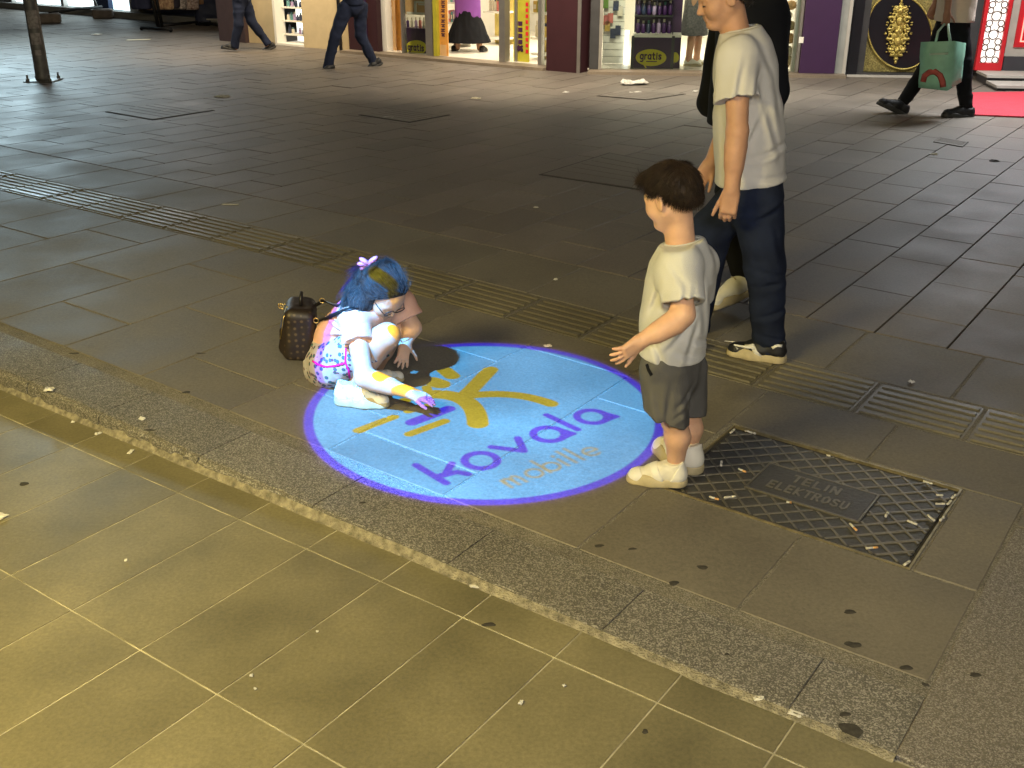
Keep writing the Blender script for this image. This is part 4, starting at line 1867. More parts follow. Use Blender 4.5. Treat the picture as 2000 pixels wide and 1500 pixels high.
m_skin_b = skin_mat('skin_boy', (.60, .36, .235))
m_skin_g = skin_mat('skin_girl', (.58, .36, .25))
m_skin_t = skin_mat('skin_teen', (.50, .275, .17))
m_skin_d = skin_mat('skin_walker', (.30, .155, .10))
m_hair_b = M('hair_dark_brown', (.022, .013, .008), .62, var=.4, vscale=40, spec=.25)
m_hair_k = M('hair_black', (.014, .012, .013), .36, var=.3, vscale=40, spec=.6)
m_hair_g = M('hair_soft_black', (.052, .047, .048), .45, var=.5, vscale=60, spec=.4)
m_eye = M('eye_white', (.42, .39, .36), .3)


def cloth(name, c, bump=.25, var=.07, rough=.92, c2=None, vscale=6):
    return M(name, c, rough, var=var, vscale=vscale, bump=bump, bscale=420, spec=.2, c2=c2)


m_shirt_b = cloth('cotton_cream', (.53, .525, .50))
m_shirt_t = cloth('cotton_white', (.60, .58, .55))
m_shorts_b = cloth('grey_sweat_cotton', (.105, .102, .098), var=.18)
m_jeans = cloth('blue_denim', (.012, .017, .036), var=.35, vscale=9)
m_blackc = cloth('black_cotton', (.007, .0075, .010), var=.2)
m_navy = cloth('dark_denim', (.016, .022, .048), var=.3)
m_shoe_w = M('cream_trainer', (.66, .62, .50), .6, var=.1, vscale=30, bump=.2)
m_sole_w = M('cream_rubber', (.44, .37, .22), .6, var=.15, vscale=30)
m_over_w = M('cream_leather', (.72, .69, .60), .45, var=.06)
m_shoe_k = M('black_trainer', (.010, .010, .012), .55, var=.2)
m_sole_k = M('dark_rubber', (.03, .03, .03), .6)
m_patch = M('white_leather', (.72, .70, .62), .5)


def frame_of(F, up=(0, 0, 1)):
    F = nrm(F)
    L = nrm(np.cross(up, F))
    U = np.cross(F, L)
    return F, L, U


def add_head(S, c, F, H, up=(0, 0, 1), child=False, ears=True, k=.012):
    """head centred between the ears; H is chin to crown. Returns frame for hair and eyes"""
    F, L, U = frame_of(F, up)
    R = np.array([F, L, U])

    def w(x, y, z):
        return np.array(c) + H * (F * x + L * y + U * z)
    fs = .93 if child else 1.0
    S.ell(w(-.05, 0, .13), np.array([.44, .345, .375]) * H, R, k)
    S.ell(w(.13 * fs, 0, -.10), np.array([.265, .275, .35]) * H, R, k=.02)
    S.cone(w(.0, 0, -.2), w(.215, 0, -.375), .2 * H, .115 * H, k=.02)
    for sg in (-1, 1):
        S.cone(w(-.0, sg * .2, -.2), w(.23, sg * .05, -.385), .095 * H, .075 * H, k=.02)
        S.ell(w(.235, sg * .16, -.13), .105 * H, k=.03)                  # cheek
        S.ell(w(.395, sg * .135, -.005), np.array([.06, .075, .05]) * H, R, k=.012, op='s')   # socket
        S.cone(w(.335, sg * .05, .075), w(.29, sg * .2, .07), .035 * H, .03 * H, k=.02)   # brow
        S.ell(w(.335, sg * .135, -.008), .052 * H, k=.004)                # lid
    S.cone(w(.36, 0, .03), w(.435 * (.97 if child else 1.02), 0, -.125), .028 * H, (.042 if child else .05) * H, k=.014)
    for sg in (-1, 1):
        S.ell(w(.395, sg * .045, -.14), .032 * H, k=.01)
    S.cone(w(.375, -.06, -.235), w(.375, .06, -.235), .024 * H, k=.008)
    S.cone(w(.365, -.05, -.275), w(.365, .05, -.275), .027 * H, k=.008)
    S.cone(w(.36, -.07, -.255), w(.36, .07, -.255), .008 * H, k=.006, op='s')
    S.ell(w(.31, 0, -.385), np.array([.075, .085, .06]) * H, R, k=.02)
    if ears:
        for sg in (-1, 1):
            R2 = np.array([nrm(F * .94 - L * sg * .35), nrm(L * .94 + F * sg * .35), U])
            S.ell(w(-.03, sg * .345, -.04), np.array([.085, .035, .135]) * H, R2, k=.006)
            S.ell(w(-.015, sg * .385, -.035), np.array([.045, .03, .085]) * H, R2, k=.008, op='s')
    return w, R


def add_hand(S, wr, d, n, s, side=1, curl=.35, spread=.10, k=.006, thumb=(.55, .8, .3), tc=.2, rf=1.0):
    """wr wrist, d towards the fingers, n out of the palm, s hand length, side: thumb on +-lateral"""
    d = nrm(d)
    n = nrm(np.array(n, float) - d * (np.array(n) @ d))
    l = np.cross(n, d) * side
    wr = np.array(wr, float)
    R = np.array([d, l, n])
    S.box(wr + d * .29 * s, np.array([.27, .205, .085]) * s, R, rnd=.07 * s, k=.012)
    S.cone(wr - d * .04 * s, wr + d * .2 * s, .135 * s, .15 * s, k=.014, q=.7, n=n)
    lens = (.40, .45, .42, .33)
    for i in range(4):
        y = (.155 - .103 * i) * s
        base = wr + d * (.50 - .02 * abs(i - 1.3)) * s + l * y
        an = (1.5 - i) * spread
        dd = nrm(d * math.cos(an) + l * math.sin(an))
        p = base - dd * .06 * s
        cu = curl[i] if isinstance(curl, (list, tuple)) else curl
        dirv = dd * math.cos(cu * .5) + n * math.sin(cu * .5)
        tot = cu * .5
        r0 = .052 * s * rf
        for f in (.45, .31, .24):
            q = p + dirv * lens[i] * s * f * (1.12 if f == .45 else 1)
            S.cone(p, q, r0, r0 * .9, k=.004)
            p = q
            r0 *= .9
            tot += cu
            dirv = dd * math.cos(tot) + n * math.sin(tot)
    tb = wr + d * .14 * s + l * .15 * s
    td = nrm(d * thumb[0] + l * thumb[1] + n * thumb[2])
    p1 = tb + td * .22 * s
    S.cone(tb, p1, .075 * s, .06 * s, k=.01)
    td2 = nrm(td * (1 - tc) + d * tc)
    p2 = p1 + td2 * .2 * s
    S.cone(p1, p2, .058 * s * rf, .05 * s * rf, k=.004)
    p3 = p2 + nrm(td2 * .8 + d * .3) * .14 * s
    S.cone(p2, p3, .05 * s * rf, .042 * s * rf, k=.004)


def strands(V, N, flow, count, length, width, lift, parent_noise=.35, seed=0, seg=4):
    """hair: thin tapering strands combed along flow(p, n), rooted on the hair volume"""
    r = np.random.default_rng(seed)
    idx = r.integers(0, len(V), count)
    p = V[idx] + r.normal(0, .0015, (count, 3))
    n = N[idx]
    f = flow(p, n)
    f = f + r.normal(0, parent_noise, f.shape)
    ln = length * r.uniform(.55, 1.15, count)
    li = lift * r.uniform(-.2, 1.2, count)
    verts = np.zeros((count, (seg + 1) * 3, 3))
    cur = p - n * .002
    ff = f
    for k in range(seg + 1):
        t = ff - n * np.sum(ff * n, 1)[:, None]
        t = t / (np.linalg.norm(t, axis=1)[:, None] + 1e-9)
        b = np.cross(t, n)
        w = width * (1 - .8 * (k / seg)) * r.uniform(.7, 1.3, count)
        for j, (cb, cn) in enumerate(((-1, 0), (1, 0), (0, 1.0))):
            verts[:, k * 3 + j] = cur + b * (w * cb)[:, None] + n * (w * cn)[:, None]
        cur = cur + t * (ln / seg)[:, None] + n * (li / seg)[:, None]
        # follow the curvature of the head
        n = n + t * (ln / seg * 4.0)[:, None]
        n = n / np.linalg.norm(n, axis=1)[:, None]
        ff = flow(cur, n) * .5 + t * .5 + r.normal(0, .06, t.shape)
    F = []
    for k in range(seg):
        for j in range(3):
            j2 = (j + 1) % 3
            F.append((k * 3 + j, k * 3 + j2, k * 3 + 3 + j2, k * 3 + 3 + j))
    F = np.array(F)
    off = (np.arange(count) * (seg + 1) * 3)[:, None, None]
    return verts.reshape(-1, 3), (F[None] + off).reshape(-1, 4)


def join(parts):
    vs, fs, b = [], [], 0
    for v, f in parts:
        vs.append(v)
        fs.append(np.asarray(f) + b)
        b += len(v)
    return np.concatenate(vs), np.concatenate(fs)


def shoe(root, heel, toe, up_tilt=(0, 0, 1), width=.36, mu=None, ms=None, name='shoe', hi=.30, panels=None, chunk=.11, vox=.0045, overlay=None):
    """trainer from heel point to toe point (both on the bottom of the sole)"""
    heel, toe = np.array(heel, float), np.array(toe, float)
    X = toe - heel
    Ln = np.linalg.norm(X)
    X = X / Ln
    Zv = np.array(up_tilt, float)
    Zv = nrm(Zv - X * (Zv @ X))
    Yv = np.cross(Zv, X)
    S = Sculpt()
    wv = width * Ln
    S.cone((.155 * Ln, 0, .0), (.55 * Ln, 0, .0), .44 * wv, .46 * wv, k=.03)
    S.cone((.55 * Ln, 0, .0), (.845 * Ln, .01 * Ln, .0), .50 * wv, .40 * wv, k=.03)
    S.cone((.155 * Ln, 0, .10 * Ln), (.6 * Ln, 0, .07 * Ln), .44 * wv, .47 * wv, k=.02)
    S.cone((.6 * Ln, 0, .07 * Ln), (.845 * Ln, 0, .05 * Ln), .47 * wv, .40 * wv, k=.02)
    S.half((0, 0, chunk * Ln), (-.09, 0, 1), k=.006)
    S.half((0, 0, 0), (0, 0, -1), k=.006)
    v, f = S.build(vox)
    T = np.array([X, Yv, Zv])
    U = Sculpt()
    U.cone((.155 * Ln, 0, .19 * Ln), (.45 * Ln, 0, .185 * Ln), .37 * wv, .41 * wv, k=.03)
    U.cone((.45 * Ln, 0, .18 * Ln), (.83 * Ln, .01 * Ln, .105 * Ln), .41 * wv, .32 * wv, k=.03)
    U.ell((.84 * Ln, .01 * Ln, .10 * Ln), (.14 * Ln, .35 * wv, .115 * Ln), k=.02)
    U.cone((.17 * Ln, 0, .2 * Ln), (.19 * Ln, 0, (hi + .05) * Ln), .35 * wv, .34 * wv, k=.03, cut=((.19 * Ln, 0, hi * Ln), (.3, 0, 1)))
    U.cone((.30 * Ln, 0, .30 * Ln), (.60 * Ln, 0, .22 * Ln), .20 * wv, .18 * wv, k=.02)      # tongue
    U.half((0, 0, chunk * Ln * .75), (-.09, 0, -1), k=.004)
    v2, f2 = U.build(vox, folds(.003, 30, (1, 1, 1), 5, .0012))
    o = mesh_obj(name, heel + v2 @ T, f2, mu, root, True)
    mesh_obj('sole', heel + v @ T, f, ms, o, True)
    if overlay is not None:
        for cuts_ in ([((.70 * Ln, 0, .1 * Ln), (-1, 0, .55))], [((.24 * Ln, 0, .2 * Ln), (1, 0, .5))], [((.36 * Ln, 0, .1 * Ln), (-1, 0, .5)), ((.52 * Ln, 0, .1 * Ln), (1, 0, -.5)), ((0, 0, .30 * Ln), (-.2, 0, 1))]):
            W = U.grow(.0022)
            for q_ in cuts_:
                W.half(*q_, k=.002)
            v3, f3 = W.build(vox)
            if len(f3):
                mesh_obj('overlay', heel + v3 @ T, f3, overlay, o, True)
    mb = MB()
    for k in range(4):
        x = (.42 + .065 * k) * Ln
        zc = (.325 - .036 * k) * Ln + .16 * wv
        pts = [heel + (np.array([x + .012 * Ln * s_, y * wv, zc - abs(y) ** 2 * .62 * wv - .01 * Ln]) @ T) for y, s_ in ((-.2, 1), (0, 0), (.2, 1))]
        mb.tube(pts, .011 * Ln, 5)
    mb.build('lace', panels or ms, o, True)
    return o, T, heel, Ln


def limb_pair(S, pts, rs, k=.02, q=None, n=None):
    for a, b, r1, r2 in zip(pts[:-1], pts[1:], rs[:-1], rs[1:]):
        S.cone(a, b, r1, r2, k, q, n)


def eyes(root, w, H, R):
    for sg in (-1, 1):
        mb = MB()
        mb.ell(w(.352, sg * .135, -.012), .040 * H, nu=10, nv=8)
        e = mb.build('eye', m_eye, root, True)
        mb = MB()
        mb.ell(w(.383, sg * .135, -.014), .020 * H, nu=8, nv=6)
        mb.build('iris', m_hair_k, e, True)


# ============================================================ the boy in shorts
def make_boy():
    F = nrm((-.86, .50, 0))
    L = np.array([-F[1], F[0], 0])           # his left, towards the camera
    L = np.cross((0, 0, 1), F)
    base = gp(1310, 940)
    root = thing('person', 'small boy in cream T-shirt and grey shorts standing at the edge of the glowing disc', 'person', base)
    Y0 = 3.22
    neck = P(1333, 486, Y0)
    chest = P(1326, 560, Y0)
    belly = P(1314, 640, Y0)
    pelv = P(1312, 705, Y0)
    sl, sr = P(1327, 512, 3.12), P(1362, 510, 3.32)
    el, wl = P(1334, 614, 3.03), P(1251, 667, 3.00)
    er, wr = P(1350, 600, 3.40), P(1292, 655, 3.46)
    hl, hr = P(1302, 722, 3.16), P(1332, 720, 3.28)
    kl, kr = P(1317, 815, 3.16), P(1343, 800, 3.30)
    al, ar = P(1319, 912, 3.185), P(1343, 893, 3.315)
    # --- body
    S = Sculpt()
    S.cone(chest, belly, .085, .083, .03, .75, F)
    S.cone(belly, pelv, .083, .085, .03, .8, F)
    S.cone(chest + L * .045, chest - L * .045, .06, .06, .03)
    S.cone(sl - (0, 0, .01), sr - (0, 0, .01), .036, .036, .02)
    hc = P(1310, 385, Y0)
    Fh = nrm((-.66, .63, -.30))
    S.cone(neck + (0, 0, -.03), hc + (0.02, 0, -.03), .046, .047, .03)
    w, R = add_head(S, hc, Fh, .198, child=True)
    limb_pair(S, [sl, el, wl], [.040, .034, .0235])
    limb_pair(S, [P(1318, 633, 3.02), P(1285, 652, 3.01)], [.033, .027])
    limb_pair(S, [sr, er, wr], [.040, .033, .023])
    limb_pair(S, [hl, kl], [.072, .045])
    limb_pair(S, [hr, kr], [.072, .045])
    for k_, a_ in ((kl, al), (kr, ar)):
        m_ = k_ * .62 + a_ * .38 - F * .010
        limb_pair(S, [k_, m_, a_, a_ - (0, 0, .05)], [.042, .0405, .026, .028])
    d = P(1208, 697, 2.97) - wl
    add_hand(S, wl, d, nrm(np.array([-.35, .9, .15])), .118, side=-1, curl=.26, spread=.20, thumb=(.75, .6, .1), rf=1.06)
    d2 = P(1262, 672, 3.5) - wr
    add_hand(S, wr, d2, (-.2, -.9, .3), .112, side=1, curl=.5)
    v, f = S.build(.0036)
    mesh_obj('body', v, f, m_skin_b, root, True)
    eyes(root, w, .198, R)
    # --- T-shirt
    T = Sculpt()
    T.cone(P(1329, 535, Y0), P(1317, 620, Y0), .128, .130, .03, .70, F)
    T.cone(P(1317, 620, Y0), P(1312, 720, Y0), .131, .139, .03, .76, F)
    T.cone(sl - (0, 0, .012), sr - (0, 0, .012), .062, .062, .04)
    T.cone(P(1333, 487, Y0), P(1330, 545, Y0), .074, .115, .04, .85, F)
    for s_, e_, cf in ((sl, el, .79), (sr, er, .76)):
        dv = nrm(e_ - s_)
        T.cone(s_ - (0, 0, .005), e_ + dv * .04, .063, .073, .022, cut=(s_ * (1 - cf) + e_ * cf, dv + np.array([.06, 0, 0])))
        T.cone(s_ * (1 - cf + .04) + e_ * (cf - .04), e_ + dv * .06, .052, .066, .004, op='s', cut=(s_ * (1 - cf + .06) + e_ * (cf - .06), -dv))
    # clean hems: bottom, sleeves, neckline
    T.half(P(1313, 689, Y0), (-.10, 0, -1), .006)
    T.half(P(1332.5, 472, Y0), np.array([0, 0, 1]) + F * .2, .006)
    v, f = T.build(.0042, creases([((1350, 592), (1296, 655), .009, .007), ((1357, 602), (1330, 690), .010, .007), ((1364, 560), (1374, 650), .010, .006), ((1290, 522), (1260, 606), .010, .005), ((1268, 640), (1292, 704), .010, .006), ((1302, 600), (1268, 646), .008, .006), ((1377, 530), (1386, 600), .009, .005), ((1322, 520), (1304, 575), .008, .005), ((1336, 528), (1334, 575), .008, .005), ((1312, 660), (1360, 684), .009, .005), ((1300, 492), (1322, 520), .008, .004), ((1345, 640), (1378, 662), .009, .006)], Y0, folds(.005, 9, (1.2, 1.2, .8), 3, .002)))
    ts = mesh_obj('t_shirt', v, f, m_shirt_b, root, True)
    mb = MB()
    cn = P(1332.5, 472, Y0)
    mb.tube([cn + (L * math.cos(a) * .058 + F * math.sin(a) * .050 + np.array([0, 0, -.002 - .010 * math.sin(a)])) for a in np.linspace(0, 2 * math.pi, 25)], .0052, 6, cap=False)
    mb.build('collar', m_shirt_b, ts, True)
    # --- shorts
    G = Sculpt()
    G.cone(P(1314, 690, Y0), P(1312, 728, Y0), .106, .104, .03, .84, F)
    G.cone(P(1298, 722, 3.16), P(1303, 846, 3.15), .082, .070, .02, cut=(P(1304, 816, 3.15), (-.34, 0, -1)))
    G.cone(P(1334, 720, 3.28), P(1341, 826, 3.29), .080, .064, .02, cut=(P(1343, 797, 3.29), (-.25, 0, -1)))
    v, f = G.build(.0042, creases([((1300, 726), (1288, 805), .010, .007), ((1331, 738), (1336, 796), .010, .007), ((1275, 742), (1286, 824), .010, .006), ((1308, 768), (1336, 742), .009, .007), ((1296, 790), (1330, 770), .009, .005)], Y0, folds(.005, 12, (1.2, 1.2, .6), 11, .0015)))
    sh = mesh_obj('shorts', v, f, m_shorts_b, root, True)
    bv = BVHTree.FromPolygons(v.tolist(), f.tolist())
    pts, ns = drape(bv, [(1264, 712), (1267, 722), (1273, 733)], .002)
    mb = MB()
    mb.tube(pts, .006, 6, (.4, ns))
    mb.build('pocket_welt', m_blackc, sh, True)
    # --- shoes
    shoe(root, gp(1337, 946), gp(1226, 937), width=.42, mu=m_shoe_w, ms=m_sole_w, hi=.42, chunk=.14, vox=.0034, overlay=m_over_w)
    shoe(root, gp(1362, 926), gp(1283, 874), width=.42, mu=m_shoe_w, ms=m_sole_w, hi=.42, chunk=.14, vox=.0034, overlay=m_over_w)
    # --- hair: full mop, cropped sides and nape
    H = .198
    B = Sculpt()
    B.ell(w(-.055, 0, .17), np.array([.475, .395, .385]) * H, R, .01)
    B.ell(w(.20, 0, .33), np.array([.27, .30, .15]) * H, R, .02)
    B.ell(w(-.33, 0, .0), np.array([.20, .27, .26]) * H, R, .02)
    B.half(w(.31, 0, .21), R[0] * .8 - R[2] * .62, .015)
    B.half(w(-.02, 0, .03), R[0] * .55 - R[2] * .84, .015)
    for sg in (-1, 1):
        B.ell(w(-.03, sg * .4, -.06), np.array([.11, .12, .16]) * H, R, .01, 's')
    B.half(w(-.35, 0, -.20), -R[2] - R[0] * .2, .015)
    v, f = B.build(.0042, folds(.0022, 40, (1, 1, 1), 21, .001))
    N = vnormals(v, f)
    crown = w(-.30, .05, .50)

    def flow(p, n):
        d_ = p - crown
        d_ = d_ / (np.linalg.norm(d_, axis=1)[:, None] + 1e-6)
        return d_ + R[0] * .35 - np.array([0, 0, .35])
    st = strands(v, N, flow, 9000, .040, .0007, .003, .16, 5)
    mesh_obj('hair', *join([(v, f), st]), m_hair_b, root, True)
    mb = MB()
    for sg in (-1, 1):
        mb.tube([w(.385, sg * .06, .09), w(.375, sg * .13, .105), w(.33, sg * .21, .08)], [.0016, .0024, .0012], 5)
    mb.build('eyebrow', m_hair_b, root, True)
    return root


make_boy()


# ============================================================ the crouching girl
def make_girl():
    base = gp(700, 785)
    root = thing('person', 'crouching girl with pink hair bow reaching her lit hand into the glowing disc', 'person', base)
    F = nrm((.80, -.60, 0))
    pel = P(652, 702, 4.02)
    hr, hl = P(655, 708, 3.93), P(668, 700, 4.10)
    kr, kl = P(756, 656, 3.80), P(772, 648, 4.02)
    ar, al = P(692, 757, 3.865), P(728, 730, 4.11)
    wst = P(655, 668, 4.02)
    chest = P(705, 618, 3.96)
    neck = P(728, 592, 3.94)
    sr, sl = P(692, 624, 3.84), P(782, 592, 4.02)
    er, wr = P(712, 738, 3.68), P(800, 767, 3.655)
    el, wl = P(806, 640, 3.99), P(792, 670, 3.94)
    spine = nrm(neck - wst)
    side = nrm(sl - sr)
    fwd = np.cross(side, spine)
    S = Sculpt()
    S.cone(pel, wst, .085, .078, .03)
    S.cone(wst, chest, .078, .082, .03, .8, fwd)
    S.cone(sr, sl, .040, .040, .03)
    hc = P(752, 573, 3.885)
    H = .196
    Fh = nrm((.46, -.46, -.72))
    S.cone(neck - spine * .02, hc - Fh * .02, .043, .042, .03)
    w, R = add_head(S, hc, Fh, H, child=True)
    limb_pair(S, [sr, er, wr], [.039, .036, .0235])
    S.cone(er * .75 + wr * .25, er * .45 + wr * .55, .036, .030, .02)
    limb_pair(S, [sl, el, wl], [.038, .033, .023])
    limb_pair(S, [hr, kr], [.074, .049])
    limb_pair(S, [hl, kl], [.072, .048])
    for k_, a_ in ((kr, ar), (kl, al)):
        m_ = k_ * .6 + a_ * .4 - fwd * .004 + np.array([-.012, 0, -.004])
        limb_pair(S, [k_, m_, a_, a_ - (0, 0, .04)], [.046, .044, .029, .03])
    add_hand(S, wr, P(848, 782, 3.66) - wr, (0.12, .25, -1), .118, side=1, curl=.20, spread=.07, thumb=(.85, .5, .25), rf=1.1)
    add_hand(S, wl, P(786, 702, 3.92) - wl, (-.25, .95, .1), .118, side=-1, curl=.22, spread=.16, rf=1.05)
    v, f = S.build(.0038)
    mesh_obj('body', v, f, m_skin_g, root, True)
    eyes(root, w, H, R)
    # --- T-shirt
    m_sh = cloth('peach_cotton', (.72, .40, .29), c2=(.78, .48, .37))
    T = Sculpt()
    T.cone(P(650, 690, 4.03), P(668, 655, 4.01), .102, .104, .03, .9, fwd)
    T.cone(P(668, 655, 4.01), chest, .104, .105, .03, .85, fwd)
    T.cone(chest, neck - spine * .015, .108, .062, .03, .85, fwd)
    T.cone(sr, sl, .056, .056, .04)
    for s_, e_, cf in ((sr, er, .40), (sl, el, .62)):
        dv = nrm(e_ - s_)
        T.cone(s_, e_, .056, .064, .022, cut=(s_ * (1 - cf) + e_ * cf, dv))
    T.half(P(640, 704, 4.02), -spine, .006)
    T.cone(neck + spine * .0, neck + spine * .06, .05, .066, .006, op='s')
    v, f = T.build(.004, creases([((702, 655), (640, 636), .008, .007), ((694, 650), (632, 660), .008, .007), ((684, 640), (628, 618), .008, .006), ((690, 616), (722, 640), .007, .005), ((680, 608), (716, 612), .007, .005), ((690, 662), (650, 684), .008, .006)], 3.9, folds(.004, 12, (1, 1, .8), 31, .0015)))
    mesh_obj('t_shirt', v, f, m_sh, root, True)
    bshirt = BVHTree.FromPolygons(v.tolist(), f.tolist())
    # --- floral shorts
    m_fl = bpy.data.materials.new('floral_cotton')
    m_fl.use_nodes = True
    nt = m_fl.node_tree
    b = nt.nodes['Principled BSDF']
    b.inputs['Roughness'].default_value = .9
    tc_ = nt.nodes.new('ShaderNodeTexCoord')
    vo = nt.nodes.new('ShaderNodeTexVoronoi')
    vo.inputs['Scale'].default_value = 46
    nt.links.new(tc_.outputs['Object'], vo.inputs['Vector'])
    r1 = nt.nodes.new('ShaderNodeValToRGB')
    r1.color_ramp.interpolation = 'CONSTANT'
    r1.color_ramp.elements[0].color = (.03, .16, .14, 1)
    r1.color_ramp.elements[1].position = .27
    r1.color_ramp.elements[1].color = (.16, .045, .10, 1)
    e = r1.color_ramp.elements.new(.40)
    e.color = (.46, .43, .42, 1)
    nt.links.new(vo.outputs['Distance'], r1.inputs[0])
    nt.links.new(r1.outputs[0], b.inputs['Base Color'])
    G = Sculpt()
    G.cone(P(653, 690, 4.02), P(650, 712, 4.0), .114, .118, .03, cut=(P(660, 676, 4.02), spine))
    for h_, k_ in ((hr, kr), (hl, kl)):
        dv = nrm(k_ - h_)
        G.cone(h_, k_, .098, .070, .03, cut=(h_ * .25 + k_ * .75, dv))
    v, f = G.build(.0042, folds(.005, 16, (1, 1, 1), 41, .0015))
    sh = mesh_obj('shorts', v, f, m_fl, root, True)
    bsh = BVHTree.FromPolygons(v.tolist(), f.tolist())
    m_pink = M('pink_piping', (.95, .012, .34), .7)
    for path in ([(611, 705), (622, 712), (638, 716), (656, 714), (675, 708)], [(676, 672), (676, 690), (675, 708), (681, 722), (683, 738)]):
        pts, ns = drape(bsh, path, .0025)
        mb = MB()
        mb.tube(pts, .0045, 6, (.5, ns))
        mb.build('piping', m_pink, sh, True)
    # --- shoes
    m_sb = M('white_blue_trainer', (.60, .62, .60), .6, var=.12, vscale=25, bump=.2)
    shoe(root, gp(655, 786), gp(760, 794), width=.36, mu=m_sb, ms=m_sole_w, hi=.40, chunk=.14, vox=.0036, overlay=m_over_w)
    shoe(root, gp(722, 758), gp(778, 741) + np.array([.02, 0, 0]), width=.36, mu=m_sb, ms=m_sole_w, hi=.40, chunk=.14, vox=.0036, overlay=m_over_w)
    # --- hair: drawn up to the bow, long lengths down her back
    B = Sculpt()
    B.ell(w(-.06, 0, .15), np.array([.475, .385, .40]) * H, R, .01)
    B.half(w(.30, 0, .20), R[0] * .85 - R[2] * .52, .02)
    B.half(w(.06, 0, -.02), R[0] * .85 - R[2] * .5, .02)
    for sg in (-1, 1):
        B.ell(w(-.03, sg * .42, -.07), np.array([.12, .12, .15]) * H, R, .01, 's')
    tie = P(722, 521, 3.90)
    B.cone(w(-.35, 0, .35), tie, .035, .02, .03)
    tail = [tie, P(704, 532, 3.93), P(692, 562, 3.92), P(688, 590, 3.87), P(692, 612, 3.83)]
    for a_, b_, r1_, r2_ in zip(tail[:-1], tail[1:], (.016, .022, .03, .036), (.022, .03, .036, .03)):
        B.cone(a_, b_, r1_, r2_, .02)
    B.cone(w(-.32, .0, .02), P(708, 596, 3.86), .06, .04, .03)
    B.cone(w(-.32, .0, .02), P(735, 590, 3.93), .06, .05, .03)
    v, f = B.build(.0042, folds(.002, 60, (1, 1, 1), 51, .001))
    N = vnormals(v, f)
    tl = np.array(tail)

    def flow(p, n):
        up_ = tie - p
        up_ = up_ / (np.linalg.norm(up_, axis=1)[:, None] + 1e-6)
        # lengths of the tail
        dn = np.tile(nrm(tail[-1] - tail[1]), (len(p), 1))
        loc_ = (p - np.array(hc)) @ R.T / H
        isback = ((loc_[:, 0] < -.42) | (loc_[:, 2] < -.25))[:, None]
        return np.where(isback, dn, up_ - n * 0)
    st = strands(v, N, flow, 5200, .085, .00075, .006, .17, 9, seg=6)
    ho = mesh_obj('hair', v, f, M('hair_base_black', (.016, .014, .015), .62, var=.5, vscale=70, bump=.5, bscale=160, spec=.25), root, True)
    mesh_obj('hair_lock', *st, m_hair_g, ho, True)
    # --- bow
    mb = MB()
    m_bow = M('pink_satin', (.70, .22, .42), .45, var=.08)
    rt = nrm(np.array([1, .15, .1]))
    for sg in (-1, 1):
        for q_ in range(3):
            c_ = tie + rt * sg * (.016 + .006 * (q_ == 1)) + np.array([0, -.012 - .004 * q_, .006 + .012 * q_])
            an_ = math.radians((-28, 5, 38)[q_]) * sg
            mb.ell(c_, (.024, .011, .010), nu=10, nv=6, R=np.array([[math.cos(an_), 0, math.sin(an_)], [0, 1, 0], [-math.sin(an_), 0, math.cos(an_)]]))
        mb.tube([tie + (0, -.01, .006), tie + rt * sg * .014 + np.array([0, -.014, -.022]), tie + rt * sg * .026 + np.array([0, -.014, -.040])], [.006, .009, .011], 6, (.35, (0, 1, 0)))
    mb.ell(tie + (0, -.02, .014), (.009, .009, .016), nu=8, nv=6)
    mb.build('hair_bow', m_bow, root, True)
    # --- glasses
    mb = MB()
    for sg in (-1, 1):
        cc = w(.415, sg * .135, -.015)
        ring = [cc + R[1] * .105 * H * math.cos(a) * 1.08 + R[2] * .085 * H * math.sin(a) for a in np.linspace(0, 2 * math.pi, 19)]
        mb.tube(ring, .0017, 5, cap=False)
        mb.tube([cc + R[1] * sg * .112 * H, w(.25, sg * .31, .01), w(-.02, sg * .36, .03)], .0016, 5)
    mb.tube([w(.425, -.03, 0), w(.44, 0, .01), w(.425, .03, 0)], .0016, 5)
    mb.build('glasses', m_shoe_k, root, True)
    return root, bshirt, bsh


girl, g_shirt, g_shorts = make_girl()


